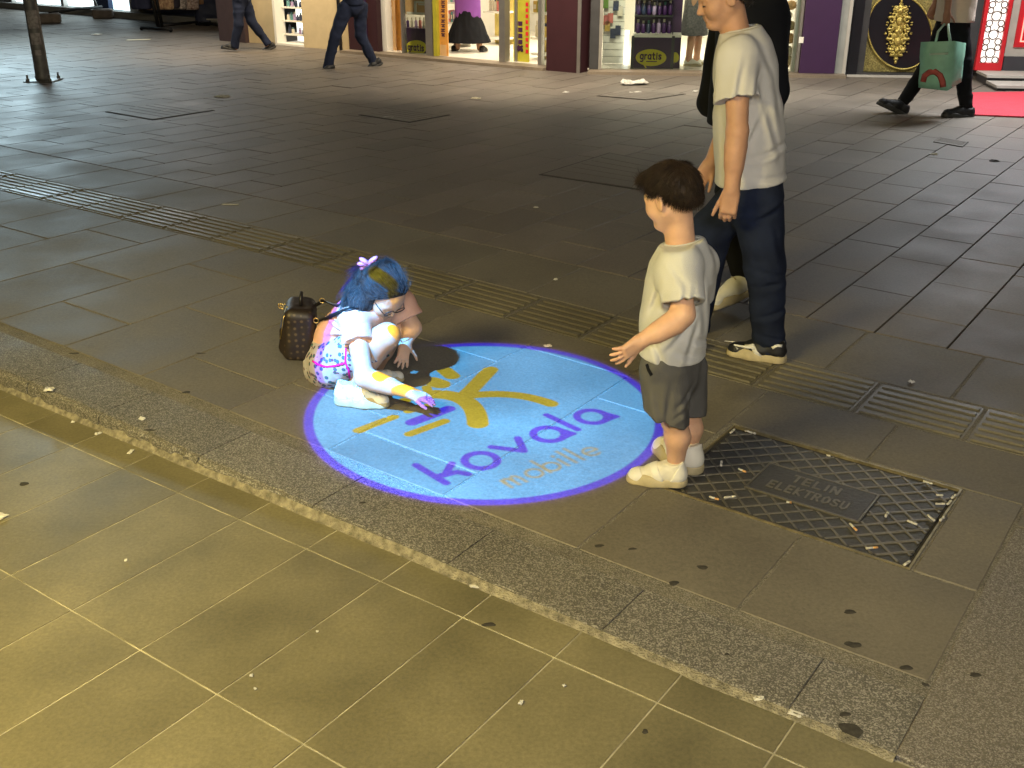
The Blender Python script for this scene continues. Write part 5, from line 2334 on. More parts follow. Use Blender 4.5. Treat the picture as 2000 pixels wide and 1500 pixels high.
# --- her backpack
def make_backpack():
    c = P(586, 642, 4.05)
    root = thing('backpack', 'small dark brown patterned backpack on the crouching girl', 'backpack', c - (0, 0, .12))
    m_b = bpy.data.materials.new('patterned_leather')
    m_b.use_nodes = True
    nt = m_b.node_tree
    b = nt.nodes['Principled BSDF']
    b.inputs['Roughness'].default_value = .5
    tc_ = nt.nodes.new('ShaderNodeTexCoord')
    vo = nt.nodes.new('ShaderNodeTexVoronoi')
    vo.feature = 'F1'
    vo.inputs['Scale'].default_value = 38
    vo.inputs['Randomness'].default_value = .25
    nt.links.new(tc_.outputs['Object'], vo.inputs['Vector'])
    r1 = nt.nodes.new('ShaderNodeValToRGB')
    r1.color_ramp.elements[0].color = (.085, .058, .032, 1)
    r1.color_ramp.elements[0].position = .14
    r1.color_ramp.elements[1].position = .30
    r1.color_ramp.elements[1].color = (.017, .011, .009, 1)
    nt.links.new(vo.outputs['Distance'], r1.inputs[0])
    nt.links.new(r1.outputs[0], b.inputs['Base Color'])
    m_k = M('black_leather', (.012, .010, .010), .45)
    m_g = M('gold_metal', (.70, .52, .20), .3, 1.0)
    out = nrm((-.90, -.12, .10))                    # away from her back
    up = nrm(np.array([.24, .03, 1.0]))
    up = nrm(up - out * (up @ out))
    sd = np.cross(up, out)
    R = np.array([out, sd, up])
    S = Sculpt()
    S.box(c, (.062, .102, .110), R, rnd=.034, k=.01)
    S.box(c - up * .030 + out * .05, (.028, .075, .060), R, rnd=.022, k=.012)
    v, f = S.build(.005, folds(.003, 18, (1, 1, 1), 61, .001))
    body = mesh_obj('bag_body', v, f, m_b, root, True)
    bv = BVHTree.FromPolygons(v.tolist(), f.tolist())
    pts, ns = drape(bv, [(560, 602), (555, 620), (552, 640), (549, 662)], .003)
    mb = MB()
    mb.tube(pts, .0035, 6, (.5, ns))
    mb.build('zip', m_g, body, True)
    top = c + up * .108
    mb = MB()
    mb.tube([top - sd * .03 + out * .0, top - sd * .028 + up * .036, top + up * .046, top + sd * .028 + up * .036, top + sd * .03], [.006, .007, .007, .007, .006], 8)
    mb.build('handle', m_k, root, True)
    # gold rings and charms
    mb = MB()
    p0, n0 = drape(g_shirt, [(648, 588), (660, 578), (672, 568)], .004)
    mb.tube([P(600, 606, 4.08), P(616, 596, 4.08), P(632, 588, 4.06)] + p0, [.007, .008, .008] + [.008] * 3, 8, (.35, [(0, 1, 0)] * 3 + n0))
    mb.build('strap', m_k, root, True)
    for k, (px, py, Y) in enumerate(((549, 598, 3.97), (629, 587, 4.06), (617, 626, 3.97), (600, 706, 3.95))):
        mb = MB()
        cc = P(px, py, Y)
        r = .010 if k < 3 else .006
        mb.tube([cc + np.array([math.cos(a) * r, 0, math.sin(a) * r]) for a in np.linspace(0, 2 * math.pi, 13)], .0024, 5, cap=False)
        mb.build('metal_ring', m_g, root, True)
    mb = MB()
    for k in range(5):
        mb.ell(P(545 + 4 * k, 594 + 5 * (k % 3), 3.97), .0045, nu=7, nv=5)
    mb.build('bead_charm', m_g, root, True)
    # straps lying on the shirt
    p1, n1 = drape(g_shirt, [(632, 625), (648, 617), (664, 611), (682, 605), (700, 601)], .004)
    mb = MB()
    mb.tube([P(614, 628, 3.99)] + p1, [.006] + [.0095] * len(p1), 8, (.3, [n1[0]] + n1))
    mb.build('strap', m_k, root, True)
    p2, n2 = drape(g_shirt, [(612, 692), (628, 685), (645, 678), (662, 670)], .004)
    mb = MB()
    mb.tube([P(596, 700, 3.97)] + p2 + [P(684, 658, 3.83)], [.006] + [.009] * len(p2) + [.007], 8, (.3, [n2[0]] + n2 + [n2[-1]]))
    mb.build('strap', m_k, root, True)


make_backpack()


# ============================================================ teenager in the white T-shirt
def make_teen():
    base = gp(1470, 700)
    root = thing('person', 'teenager in white T-shirt and blue jeans striding to the left behind the boy', 'person', base)
    F = nrm((-.98, .14, 0))
    L = np.cross((0, 0, 1), F)
    Y0 = 4.40
    neck = P(1444, 76, Y0)
    chest = P(1456, 150, Y0)
    belly = P(1462, 260, Y0)
    pelv = P(1468, 355, Y0)
    sl, sr = P(1440, 108, 4.25), P(1452, 104, 4.56)
    el, wl = P(1440, 258, 4.16), P(1429, 372, 4.12)
    er, wr = P(1420, 245, 4.60), P(1389, 318, 4.62)
    hl, hr = P(1478, 385, 4.31), P(1462, 380, 4.48)
    kl, kr = P(1494, 520, 4.31), P(1392, 446, 4.48)
    al, ar = P(1502, 672, 4.30), P(1352, 655, 4.62)
    S = Sculpt()
    S.cone(chest, belly, .115, .11, .03, .75, F)
    S.cone(belly, pelv, .11, .115, .03, .8, F)
    S.cone(sl, sr, .055, .055, .03)
    hc = P(1411, -8, Y0)
    H = .232
    Fh = nrm((-.93, -.10, -.34))
    S.cone(neck - (0, 0, .04), hc - Fh * .025 - (0, 0, .02), .058, .056, .03)
    w, R = add_head(S, hc, Fh, H)
    limb_pair(S, [sl, el, wl], [.052, .041, .030])
    S.cone(el * .75 + wl * .25, el * .45 + wl * .55, .042, .036, .02)
    limb_pair(S, [sr, er, wr], [.052, .041, .029])
    limb_pair(S, [hl, kl, al, al - (0, 0, .05)], [.085, .056, .04, .042])
    limb_pair(S, [hr, kr, ar, ar - (0, 0, .05)], [.085, .056, .04, .042])
    add_hand(S, wl, P(1420, 425, 4.11) - wl, (.25, .8, 0.1), .168, side=1, curl=.62, spread=.04, thumb=(.9, .45, .3))
    add_hand(S, wr, P(1371, 345, 4.62) - wr, (.3, -.7, .5), .165, side=1, curl=.75, spread=.03, thumb=(.9, .4, .4))
    v, f = S.build(.0052)
    mesh_obj('body', v, f, m_skin_t, root, True)
    mb = MB()
    for sg in (-1, 1):
        mb.tube([w(.385, sg * .09, -.02), w(.392, sg * .135, -.032), w(.365, sg * .19, -.02)], [.0012, .0022, .0012], 5)
    mb.build('eyelash', m_hair_k, root, True)
    T = Sculpt()
    T.cone(P(1456, 130, Y0), P(1461, 230, Y0), .165, .163, .03, .72, F)
    T.cone(P(1461, 230, Y0), P(1467, 380, Y0), .163, .178, .03, .84, F)
    T.cone(sl - (0, 0, .02), sr - (0, 0, .02), .078, .078, .05)
    T.cone(neck - (0, 0, .0), P(1454, 140, Y0), .085, .135, .05, .85, F)
    for s_, e_, cf in ((sl, el, .57), (sr, er, .6)):
        dv = nrm(e_ - s_)
        T.cone(s_ - (0, 0, .008), e_, .077, .092, .03, cut=(s_ * (1 - cf) + e_ * cf, dv + np.array([.12, 0, 0])))
    T.half(P(1466, 352, Y0), (.12, 0, -1), .008)
    T.half(neck + (0, 0, .038), np.array([0, 0, 1]) + F * .22, .006)
    v, f = T.build(.0056, creases([((1455, 292), (1534, 272), .012, .009), ((1452, 330), (1530, 334), .013, .006), ((1482, 200), (1512, 292), .014, .009), ((1462, 130), (1448, 190), .011, .008), ((1500, 150), (1516, 232), .013, .008), ((1404, 205), (1412, 335), .013, .008), ((1475, 90), (1500, 140), .012, .007), ((1430, 110), (1412, 180), .011, .008), ((1470, 215), (1440, 280), .012, .007)], Y0, folds(.008, 7, (1.2, 1.2, .7), 71, .003)))
    ts = mesh_obj('t_shirt', v, f, m_shirt_t, root, True)
    mb = MB()
    cn = neck + np.array([0, 0, .036])
    mb.tube([cn + (L * math.cos(a) * .070 + F * math.sin(a) * .068 + np.array([0, 0, -.015 * math.sin(a)])) for a in np.linspace(0, 2 * math.pi, 29)], .0065, 6, cap=False)
    mb.build('collar', m_shirt_t, ts, True)
    J = Sculpt()
    J.cone(P(1468, 338, Y0), P(1470, 388, Y0), .140, .135, .03, .88, F)
    J.cone(hl, kl, .106, .080, .03)
    J.cone(kl, al, .082, .062, .03, cut=(al - (0, 0, .035), (0, 0, -1)))
    J.cone(al + (0, 0, .02), al - (0, 0, .05), .064, .070, .02, cut=(al - (0, 0, .035), (0, 0, -1)))
    J.cone(ar + (0, 0, .02), ar - (0, 0, .05), .064, .070, .02, cut=(ar - (0, 0, .035), (0, 0, -1)))
    J.cone(hr, kr, .106, .084, .03)
    J.cone(kr, ar, .083, .064, .03, cut=(ar - (0, 0, .035), (0, 0, -1)))
    v, f = J.build(.006, creases([((1466, 512), (1524, 528), .012, .009), ((1468, 545), (1522, 536), .012, .008), ((1470, 606), (1528, 590), .011, .009), ((1476, 640), (1530, 652), .011, .010), ((1480, 662), (1528, 668), .010, .009), ((1520, 390), (1460, 420), .013, .009), ((1500, 430), (1520, 500), .013, .007), ((1440, 400), (1390, 430), .013, .008), ((1430, 380), (1375, 400), .012, .008)], 4.35, folds(.008, 8, (1, 1, 1.2), 81, .003)))
    mesh_obj('jeans', v, f, m_jeans, root, True)
    for heel, toe, pt in ((gp(1534, 708), gp(1420, 690), 1), (gp(1368, 690), gp(1280, 684), 0)):
        o, T_, h_, Ln = shoe(root, heel, toe, width=.37, mu=m_shoe_k, ms=m_sole_w, hi=.32, chunk=.13, panels=m_patch, vox=.005)
        # white side flashes
        me = o.data
        vv = np.array([x.co for x in me.vertices]) + origin_of(root)
        ff = [tuple(p.vertices) for p in me.polygons]
        bv = BVHTree.FromPolygons(vv.tolist(), ff)
        if pt:
            for path, r in (([(1455, 678), (1470, 676), (1476, 688), (1486, 698)], .012), ([(1428, 669), (1434, 674), (1441, 682)], .005), ([(1508, 680), (1518, 675), (1527, 676)], .007)):
                pts, ns = drape(bv, path, .002)
                mb = MB()
                mb.tube(pts, r, 6, (.3, ns))
                mb.build('side_flash', m_patch, o, True)
    B = Sculpt()
    B.ell(w(-.06, 0, .17), np.array([.465, .375, .37]) * H, R, .01)
    B.ell(w(.2, 0, .36), np.array([.26, .28, .13]) * H, R, .02)
    B.ell(w(-.27, 0, -.08), np.array([.22, .315, .32]) * H, R, .02)
    B.half(w(.30, 0, .22), R[0] * .8 - R[2] * .62, .015)
    B.half(w(.0, 0, .02), R[0] * .6 - R[2] * .8, .015)
    for sg in (-1, 1):
        B.ell(w(-.03, sg * .4, -.05), np.array([.11, .12, .16]) * H, R, .01, 's')
    B.half(w(-.35, 0, -.30), -R[2] - R[0] * .3, .015)
    v, f = B.build(.006, folds(.002, 40, (1, 1, 1), 91, .001))
    N = vnormals(v, f)
    crown = w(-.3, 0, .5)

    def flow(p, n):
        d_ = p - crown
        return d_ / (np.linalg.norm(d_, axis=1)[:, None] + 1e-6) - np.array([0, 0, .4])
    st = strands(v, N, flow, 2500, .028, .0013, .004, .3, 12)
    mesh_obj('hair', *join([(v, f), st]), m_hair_k, root, True)
    mb = MB()
    for sg in (-1, 1):
        mb.tube([w(.385, sg * .06, .09), w(.375, sg * .13, .105), w(.33, sg * .21, .08)], [.002, .003, .0015], 5)
    mb.build('eyebrow', m_hair_k, root, True)


make_teen()


# ============================================================ other walkers, from joints
def walker(label, J, F, mats, headF=None, hi=1.0, vox=.010, hand_curl=.7, top_hem=None, shoe_pts=None, H=.215, sleeve=.95, skirt=None, bare_legs=False, thick=1.0, shoe_m=None, sole_m=None, loose=1.0, hem_drop=.045):
    """J: world joints pel, chest, neck, head, sl, sr, el, er, wl, wr, hl, hr, kl, kr, al, ar"""
    base = np.array([J['pel'][0], J['pel'][1], min(J['al'][2], J['ar'][2]) - .09])
    root = thing('person', label, 'person', base)
    F = nrm(F)
    L = np.cross((0, 0, 1), F)
    S = Sculpt()
    S.cone(J['chest'], J['pel'], .125, .12, .03, .72, F)
    S.cone(J['sl'], J['sr'], .06, .06, .03)
    hf = nrm(headF if headF is not None else F)
    S.cone(J['neck'] - (0, 0, .04), J['head'] - hf * .02 - (0, 0, .03), .06, .058, .03)
    w, R = add_head(S, J['head'], hf, H)
    for s in 'lr':
        limb_pair(S, [J['s' + s], J['e' + s], J['w' + s]], [.052, .042, .03])
        limb_pair(S, [J['h' + s], J['k' + s], J['a' + s], J['a' + s] - np.array((0, 0, .04))], [.085, .056, .04, .04])
        dv = nrm(J['w' + s] - J['e' + s])
        add_hand(S, J['w' + s], dv, -L if s == 'l' else L, .175, side=(1 if s == 'r' else -1) * 1, curl=hand_curl, spread=.04)
    v, f = S.build(vox * .7)
    mesh_obj('body', v, f, mats['skin'], root, True)
    T = Sculpt()
    hem = top_hem if top_hem is not None else J['pel'][2] - .03
    pc = J['pel'].copy()
    pc[2] = hem - .05
    T.cone(J['chest'], pc, .162 * loose, .168 * loose, .03, .76, F)
    T.cone(J['sl'] - (0, 0, .015), J['sr'] - (0, 0, .015), .078, .078, .05)
    T.cone(J['neck'], J['chest'] + (0, 0, .02), .08, .13, .05, .8, F)
    for s in 'lr':
        a, b, c = J['s' + s], J['e' + s], J['w' + s]
        if sleeve <= 1:
            T.cone(a, b, .074, .072, .03, cut=(a * (1 - sleeve) + b * sleeve, nrm(b - a)))
        else:
            T.cone(a, b, .074, .062, .03)
            q = sleeve - 1
            T.cone(b, c, .060, .047, .02, cut=(b * (1 - q) + c * q, nrm(c - b)))
    T.half((0, 0, hem), (0, 0, -1), .008)
    v, f = T.build(vox, folds(.010, 8, (1.2, 1.2, .5), random.randrange(99), .003))
    mesh_obj(mats.get('top_name', 'shirt'), v, f, mats['top'], root, True)
    if skirt is not None:
        K = Sculpt()
        K.cone((J['pel'][0], J['pel'][1], min(J['pel'][2], hem + .05)), (J['pel'][0], J['pel'][1], skirt[0]), skirt[1], skirt[2], .03, .85, F)
        K.half((0, 0, skirt[0] + .0), (0, 0, -1), .008)
        v, f = K.build(vox, folds(.022, 9, (1.4, 1.4, .15), 33, .003))
        mesh_obj(mats.get('leg_name', 'skirt'), v, f, mats['leg'], root, True)
    elif not bare_legs:
        K = Sculpt()
        K.cone(J['pel'] + (0, 0, .04), J['pel'] - (0, 0, .04), .142, .138, .03, .85, F)
        for s in 'lr':
            h_, k_, a_ = J['h' + s], J['k' + s], J['a' + s]
            K.cone(h_, k_, .104 * thick, .076 * thick, .03)
            dv = nrm(a_ - k_)
            K.cone(k_, a_ + dv * .05, .077 * thick, .062 * thick, .03, cut=(a_ + dv * hem_drop, dv))
        v, f = K.build(vox, folds(.012, 10, (1, 1, 1.2), random.randrange(99), .003))
        mesh_obj(mats.get('leg_name', 'trousers'), v, f, mats['leg'], root, True)
    for heel, toe in shoe_pts:
        shoe(root, heel, toe, width=.36, mu=shoe_m or m_shoe_k, ms=sole_m or m_sole_k, hi=.30, chunk=.10, vox=.007)
    B = Sculpt()
    B.ell(w(-.06, 0, .17), np.array([.465, .375, .37]) * H, R, .01)
    B.half(w(.2, 0, .15), R[0] * .75 - R[2] * .66, .015)
    B.half(w(-.35, 0, -.16), -R[2], .015)
    v, f = B.build(.008, folds(.004, 40, (1, 1, 1), 91, .002))
    mesh_obj('hair', v, f, m_hair_k, root, True)
    return root


def upper(pel, F, lean=0.0, arms=(.12, -.12), hgt=1.0, bend=.10, wide=.18, lift=0.0):
    """upper body joints above a pelvis"""
    F = nrm(F)
    L = np.cross((0, 0, 1), F)
    z = np.array([0, 0, 1.0])
    J = {'pel': np.array(pel, float)}
    J['chest'] = J['pel'] + z * .36 * hgt + F * lean * .5
    J['neck'] = J['pel'] + z * .54 * hgt + F * lean
    J['head'] = J['pel'] + z * .70 * hgt + F * (lean + .04)
    J['sl'] = J['pel'] + z * .47 * hgt + L * wide + F * lean
    J['sr'] = J['pel'] + z * .47 * hgt - L * wide + F * lean
    for s, sg, a in (('l', 1, arms[0]), ('r', -1, arms[1])):
        J['e' + s] = J['s' + s] - z * .27 * hgt + F * a + L * sg * .03
        J['w' + s] = J['e' + s] - z * (.23 - lift) * hgt + F * (a * .8 + bend)
    return J


def make_walkers():
    # dark denim walker, third from the left of the frame
    Y = 14.6
    F = nrm((-.96, -.28, 0))
    pel = P(690, 4, Y)
    J = upper(pel, F, .02, (.06, -.04), bend=.2, lift=.24)
    J['hl'], J['hr'] = P(676, 14, Y - .05), P(704, 14, Y + .08)
    J['kl'], J['kr'] = P(655, 70, Y - .1), P(704, 68, Y + .1)
    J['al'], J['ar'] = P(641, 127, Y - .1), P(727, 116, Y + .12)
    g1, g2_ = gpt(655, 138), gpt(627, 142)
    tz = gpt(716, 140)
    walker('walker in dark jeans with one heel lifted in front of the cream wall', J, F, dict(skin=m_skin_t, top=m_navy, leg=m_navy), shoe_pts=[(P(655, 136, Y - .1), P(627, 143, Y - .22)), (P(748, 124, Y + .15), P(714, 143, Y + .05))], thick=.92)
    # black trousers walker at the left
    Y = 16.6
    pel = P(470, -12, Y)
    F = nrm((-.98, -.15, 0))
    J = upper(pel, F, .02, (-.04, .06), bend=.2, lift=.24)
    J['hl'], J['hr'] = P(466, 0, Y - .05), P(478, 0, Y + .08)
    J['kl'], J['kr'] = P(466, 46, Y - .1), P(492, 42, Y + .1)
    J['al'], J['ar'] = P(459, 87, Y - .1), P(521, 82, Y + .12)
    walker('walker in black trousers and cropped hem striding past the brown pillar', J, F, dict(skin=m_skin_t, top=m_blackc, leg=m_navy), shoe_pts=[(P(462, 98, Y - .1), P(431, 95, Y - .15)), (P(540, 92, Y + .15), P(512, 105, Y + .1))], thick=.9)
    # walker with the green bag
    Y = 10.8
    pel = P(1868, 10, Y)
    F = nrm((-.99, -.1, 0))
    J = upper(pel, F, .0, (.10, .05), bend=.03)
    J['hl'], J['hr'] = P(1870, 30, Y - .09), P(1856, 30, Y + .09)
    J['kl'], J['kr'] = P(1882, 125, Y - .09), P(1818, 118, Y + .1)
    J['al'], J['ar'] = P(1886, 208, Y - .10), P(1765, 198, Y + .1)
    J['sl'] = P(1866, -175, Y - .2)
    J['el'] = P(1858, -60, Y - .3)
    J['wl'] = P(1850, 24, Y - .34)
    walker('walker in beige white shirt and black trousers carrying the green bag', J, F, dict(skin=m_skin_d, top=cloth('off_white_shirt', (.66, .56, .48)), leg=m_blackc), shoe_pts=[(P(1900, 233, Y - .12), P(1838, 228, Y - .16)), (P(1768, 230, Y + .06), P(1711, 203, Y + .04))], thick=.98, top_hem=P(1868, 41, Y)[2], sleeve=.95, hand_curl=1.0, loose=1.3)
    # person in black behind the teenager
    Y = 5.0
    pel = P(1448, 318, Y)
    pel[2] = .93
    F = nrm((-.72, .70, 0))
    J = upper(pel, F, .0, (.04, -.12), bend=.02, hgt=1.05, wide=.22)
    J['sl'], J['el'], J['wl'] = P(1500, 22, Y - .05), P(1512, 180, Y - .15), P(1470, 260, Y - .22)
    J['sr'], J['er'], J['wr'] = P(1424, 30, Y + .22), P(1388, 200, Y + .22), P(1425, 290, Y + .05)
    J['hl'], J['hr'] = P(1466, 350, Y - .06), P(1440, 350, Y + .1)
    J['kl'], J['kr'] = P(1424, 440, Y - .05), P(1420, 430, Y + .16)
    J['al'], J['ar'] = P(1458, 540, Y - .02), P(1345, 560, Y + .3)
    walker('tall person in black clothes and chunky white trainers, mostly hidden behind the teenager', J, F, dict(skin=m_skin_t, top=m_blackc, leg=m_blackc, top_name='jacket'), shoe_pts=[(P(1482, 562, Y - .02), P(1382, 606, Y - .12)), (P(1370, 590, Y + .3), P(1290, 596, Y + .3))], shoe_m=m_patch, sole_m=m_sole_w, thick=.95, sleeve=1.9, loose=1.2, hand_curl=.8)
    # woman in the shop door
    Y = 15.9
    b = FA.pt(FA.px(915, 106, .7), .7, .04)
    F = nrm((.25, .96, 0))
    pel = b + (0, 0, .86)
    J = upper(pel, F, .0, (.05, .12), bend=.15, hgt=.98)
    L = np.cross((0, 0, 1), F)
    for s, sg in (('l', 1), ('r', -1)):
        J['h' + s] = pel + L * sg * .09 - (0, 0, .08)
        J['k' + s] = b + L * sg * .10 + (0, 0, .45)
        J['a' + s] = b + L * sg * .17 + (0, 0, .09)
    walker('woman in lilac top and long black skirt standing in the shop door', J, F, dict(skin=m_skin_t, top=cloth('lilac_top', (.22, .075, .33)), leg=m_blackc, top_name='blouse'), shoe_pts=[(b + L * .21 - F * .07, b + L * .23 + F * .15), (b - L * .21 - F * .07, b - L * .23 + F * .15)], skirt=(.17, .165, .33), top_hem=FA.hit(915, 37, .7)[1], loose=1.1)
    # woman with bare legs and grey dress
    b = FB.pt(FB.px(1352, 138, .35), .5, .04)
    F = nrm((.9, -.3, 0))
    L = np.cross((0, 0, 1), F)
    pel = b + (0, 0, .88)
    J = upper(pel, F, .0, (.05, .05), bend=.1, hgt=.98)
    for s, sg in (('l', 1), ('r', -1)):
        J['h' + s] = pel + L * sg * .07 - (0, 0, .08)
        J['k' + s] = b + L * sg * .07 + F * (.02 + .03 * sg) + (0, 0, .46)
        J['a' + s] = b + L * sg * .08 + F * .04 * sg + (0, 0, .09)
    walker('bare legged shopper in knee length grey dress beside the tall purple stand', J, F, dict(skin=m_skin_t, top=cloth('grey_dress', (.10, .10, .11), c2=(.22, .21, .21), vscale=40), leg=cloth('grey_skirt', (.07, .07, .08), c2=(.18, .17, .17), vscale=40), top_name='dress_top', leg_name='dress_skirt'), shoe_pts=[(b + L * .08 - F * .06, b + L * .09 + F * .18), (b - L * .08 - F * .10, b - L * .09 + F * .14)], skirt=(FB.hit(1350, 68, .5)[1], .15, .20), shoe_m=m_patch, sole_m=m_sole_w)


make_walkers()


# --- green carrier bag in the hand of the walker at the right
def make_bag():
    Y = 10.42
    t = [P(1799, 82, Y), P(1863, 80, Y - .14), P(1887, 84, Y + .06), P(1824, 86, Y + .2)]
    b = [P(1793, 171, Y), P(1851, 178, Y - .13), P(1877, 160, Y + .06), P(1822, 160, Y + .2)]
    root = thing('carrier_bag', 'mint green carrier bag with faded red print held by the walker at the right', 'bag', np.mean(b, axis=0))
    m_bag = M('mint_plastic', (.25, .50, .38), .5, var=.10, vscale=14, bump=.2, bscale=30)
    mb = MB()
    n = 6
    vs, fs = [], []
    for k in range(n + 1):
        u = k / n
        for j in range(4):
            for i in range(4):
                v_ = i / 4
                p = (t[j] * (1 - v_) + t[(j + 1) % 4] * v_) * (1 - u) + (b[j] * (1 - v_) + b[(j + 1) % 4] * v_) * u
                c_ = (np.mean(t, axis=0) * (1 - u) + np.mean(b, axis=0) * u)
                bul = .03 * math.sin(math.pi * u) * math.sin(math.pi * v_) + random.uniform(-.006, .006)
                vs.append(p + nrm(p - c_) * bul)
    for k in range(n):
        for j in range(16):
            j2 = (j + 1) % 16
            fs.append((k * 16 + j, k * 16 + j2, k * 16 + 16 + j2, k * 16 + 16 + j))
    fs.append(tuple(n * 16 + j for j in range(16)))
    o = mesh_obj('sack', vs, [q[::-1] for q in fs], m_bag, root, True)
    vv = np.array(vs)
    bv = BVHTree.FromPolygons(vv.tolist(), fs)
    m_rp = M('faded_red_print', (.42, .085, .07), .6, var=.3, vscale=20)
    m_wp = M('pale_print', (.42, .56, .46), .6)
    for path, r, mt, nm in (([(1803, 160), (1806, 148), (1815, 141), (1826, 140), (1836, 147), (1841, 160), (1842, 170)], .028, m_rp, 'print'), ([(1815, 106), (1825, 105.5), (1840, 105), (1852, 104.5)], .009, m_wp, 'lettering')):
        pts, ns = drape(bv, path, .003)
        mb = MB()
        mb.tube(pts, r, 6, (.08, ns))
        mb.build(nm, mt, root, True)
    hand = P(1850, 46, 10.44)
    for x0, x1 in ((1828, 1838), (1856, 1848)):
        mb = MB()
        mb.tube([P(x0, 82, 10.42), P(x0 * .6 + x1 * .4, 62, 10.42), hand + np.array([(x1 - 1845) * .003, 0, 0])], [.014, .012, .010], 6, (.3, (0, 1, 0)))
        mb.build('handle', m_wp, root, True)


make_bag()


# ------------------------------------------------------------------ manhole cover with diamond ribs
def abz(a, b, dz=0.0):
    w = ab2w(a, b)
    return np.array([w[0], w[1], zp(a, b) + dz])


def make_manhole():
    a0, a1, b0, b1 = .583, 1.415, 2.85, 3.442
    root = thing('manhole_cover', 'rectangular iron manhole cover with diamond ribs and raised letters beside the boy', 'manhole cover', abz((a0 + a1) / 2, (b0 + b1) / 2, -.02))

    def slabp(mb, A0, A1, B0, B1, z0, z1):
        mb.hexa([abz(A0, B0, z0), abz(A1, B0, z0), abz(A1, B1, z0), abz(A0, B1, z0), abz(A0, B0, z1), abz(A1, B0, z1), abz(A1, B1, z1), abz(A0, B1, z1)])
    mb = MB()
    slabp(mb, a0 + .02, a1 - .02, b0 + .02, b1 - .02, -.04, -.006)
    mb.build('plate', m_iron, root)
    m_rim = M('worn_brass_edge', (.30, .25, .14), .4, .6, var=.3, vscale=30)
    for r in ((a0, a1, b0, b0 + .007), (a0, a1, b1 - .007, b1), (a0, a0 + .007, b0 + .0075, b1 - .0075), (a1 - .007, a1, b0 + .0075, b1 - .0075)):
        mb = MB()
        slabp(mb, *r, -.04, .0005)
        mb.build('frame_edge', m_rim, root)
    for r in ((a0 + .0075, a1 - .0075, b0 + .0075, b0 + .0195), (a0 + .0075, a1 - .0075, b1 - .0195, b1 - .0075), (a0 + .0075, a0 + .0195, b0 + .02, b1 - .02), (a1 - .0195, a1 - .0075, b0 + .02, b1 - .02)):
        mb = MB()
        slabp(mb, *r, -.04, -.010)
        mb.build('frame_gap', m_dirt, root)
    # ribs at 45 degrees, interrupted by the name plate
    pl = (.805, 1.178, 3.035, 3.232)
    m_rib = stone('worn_iron', (.15, .14, .115), (.22, .20, .16), (.3, .45), objvar=.05, bump=.3)
    for n_ in m_rib.node_tree.nodes:
        if n_.type == 'BSDF_PRINCIPLED':
            n_.inputs['Metallic'].default_value = .55
    A0, A1, B0, B1 = a0 + .022, a1 - .022, b0 + .022, b1 - .022
    for fam in (1, -1):
        for k in range(-24, 24):
            # line b = c + fam * a
            c_ = k * .079 + (.02 if fam > 0 else .05)
            ts = []
            n = 160
            run = []
            for i in range(n + 1):
                a = A0 + (A1 - A0) * i / n
                b = 3.15 + c_ + fam * (a - 1.0)
                ok_ = B0 < b < B1 and not (pl[0] - .012 < a < pl[1] + .012 and pl[2] - .012 < b < pl[3] + .012)
                if ok_:
                    run.append((a, b))
                if (not ok_ or i == n) and run:
                    if len(run) > 3:
                        ts.append((run[0], run[-1]))
                    run = []
            for (p, q) in ts:
                mb = MB()
                d = nrm(np.array(q) - np.array(p))
                nn = np.array([-d[1], d[0]])
                w0, w1 = .0050, .0032
                z0, z1 = -.007, -.002 - (.0004 if fam > 0 else 0)
                vs = []
                for (pt, z, w) in ((p, z0, w0), (q, z0, w0), (p, z1, w1), (q, z1, w1)):
                    for sg in (-1, 1):
                        r = np.array(pt) + nn * w * sg
                        vs.append(abz(r[0], r[1], z))
                mb.add(vs, [(4, 5, 7, 6), (0, 4, 6, 2), (1, 3, 7, 5), (0, 1, 5, 4), (2, 6, 7, 3)])
                mb.build('rib', m_rib, root)
    mb = MB()
    slabp(mb, *pl, -.009, -.0005)
    np_ = mb.build('name_plate', m_iron, root)
    for r in ((pl[0] - .009, pl[1] + .009, pl[2] - .009, pl[2] - .002), (pl[0] - .009, pl[1] + .009, pl[3] + .002, pl[3] + .009), (pl[0] - .009, pl[0] - .002, pl[2] - .0015, pl[3] + .0015), (pl[1] + .002, pl[1] + .009, pl[2] - .0015, pl[3] + .0015)):
        mb = MB()
        slabp(mb, *r, -.009, .0003)
        mb.build('plate_border', m_rib, root)
    for word, bb, L_ in (('TELIN', 3.152, .165), ('ELEKTROSU', 3.072, .275)):
        wt = text_mesh(MB(), word, lambda x, y, k: np.zeros(3), 1, .08) - .14
        sx = L_ / wt
        mb = MB()
        text_mesh(mb, word, lambda x, y, k: abz(.992 + L_ / 2 - x * sx, bb + y * .052, -.0008 + k * .0022), 1, .085)
        mb.build('raised_lettering', m_rib, np_)


make_manhole()


# --- other covers further up the street
def cover(name, label, pts, inset=.05):
    p = [gp(*q) for q in pts]
    c = np.mean(p, axis=0)
    root = thing(name, label, 'manhole cover', c)
    mb = MB()
    mb.prism([q + np.array([0, 0, .0005]) for q in p], (0, 0, .0035))
    mb.build('frame', m_dirt, root)
    mb = MB()
    mb.prism([c + (q - c) * (1 - inset) + np.array([0, 0, .0045]) for q in p], (0, 0, .003))
    mb.build('lid', m_far, root)
    for k in range(1, 6):
        u = k / 6
        a = p[0] * (1 - u) + p[3] * u
        b = p[1] * (1 - u) + p[2] * u
        a, b = c + (a - c) * .86, c + (b - c) * .86
        mb = MB()
        mb.tube([a + (0, 0, .008), b + (0, 0, .008)], .006, 5, (.4, (0, 0, 1)))
        mb.build('rib', m_far, root)


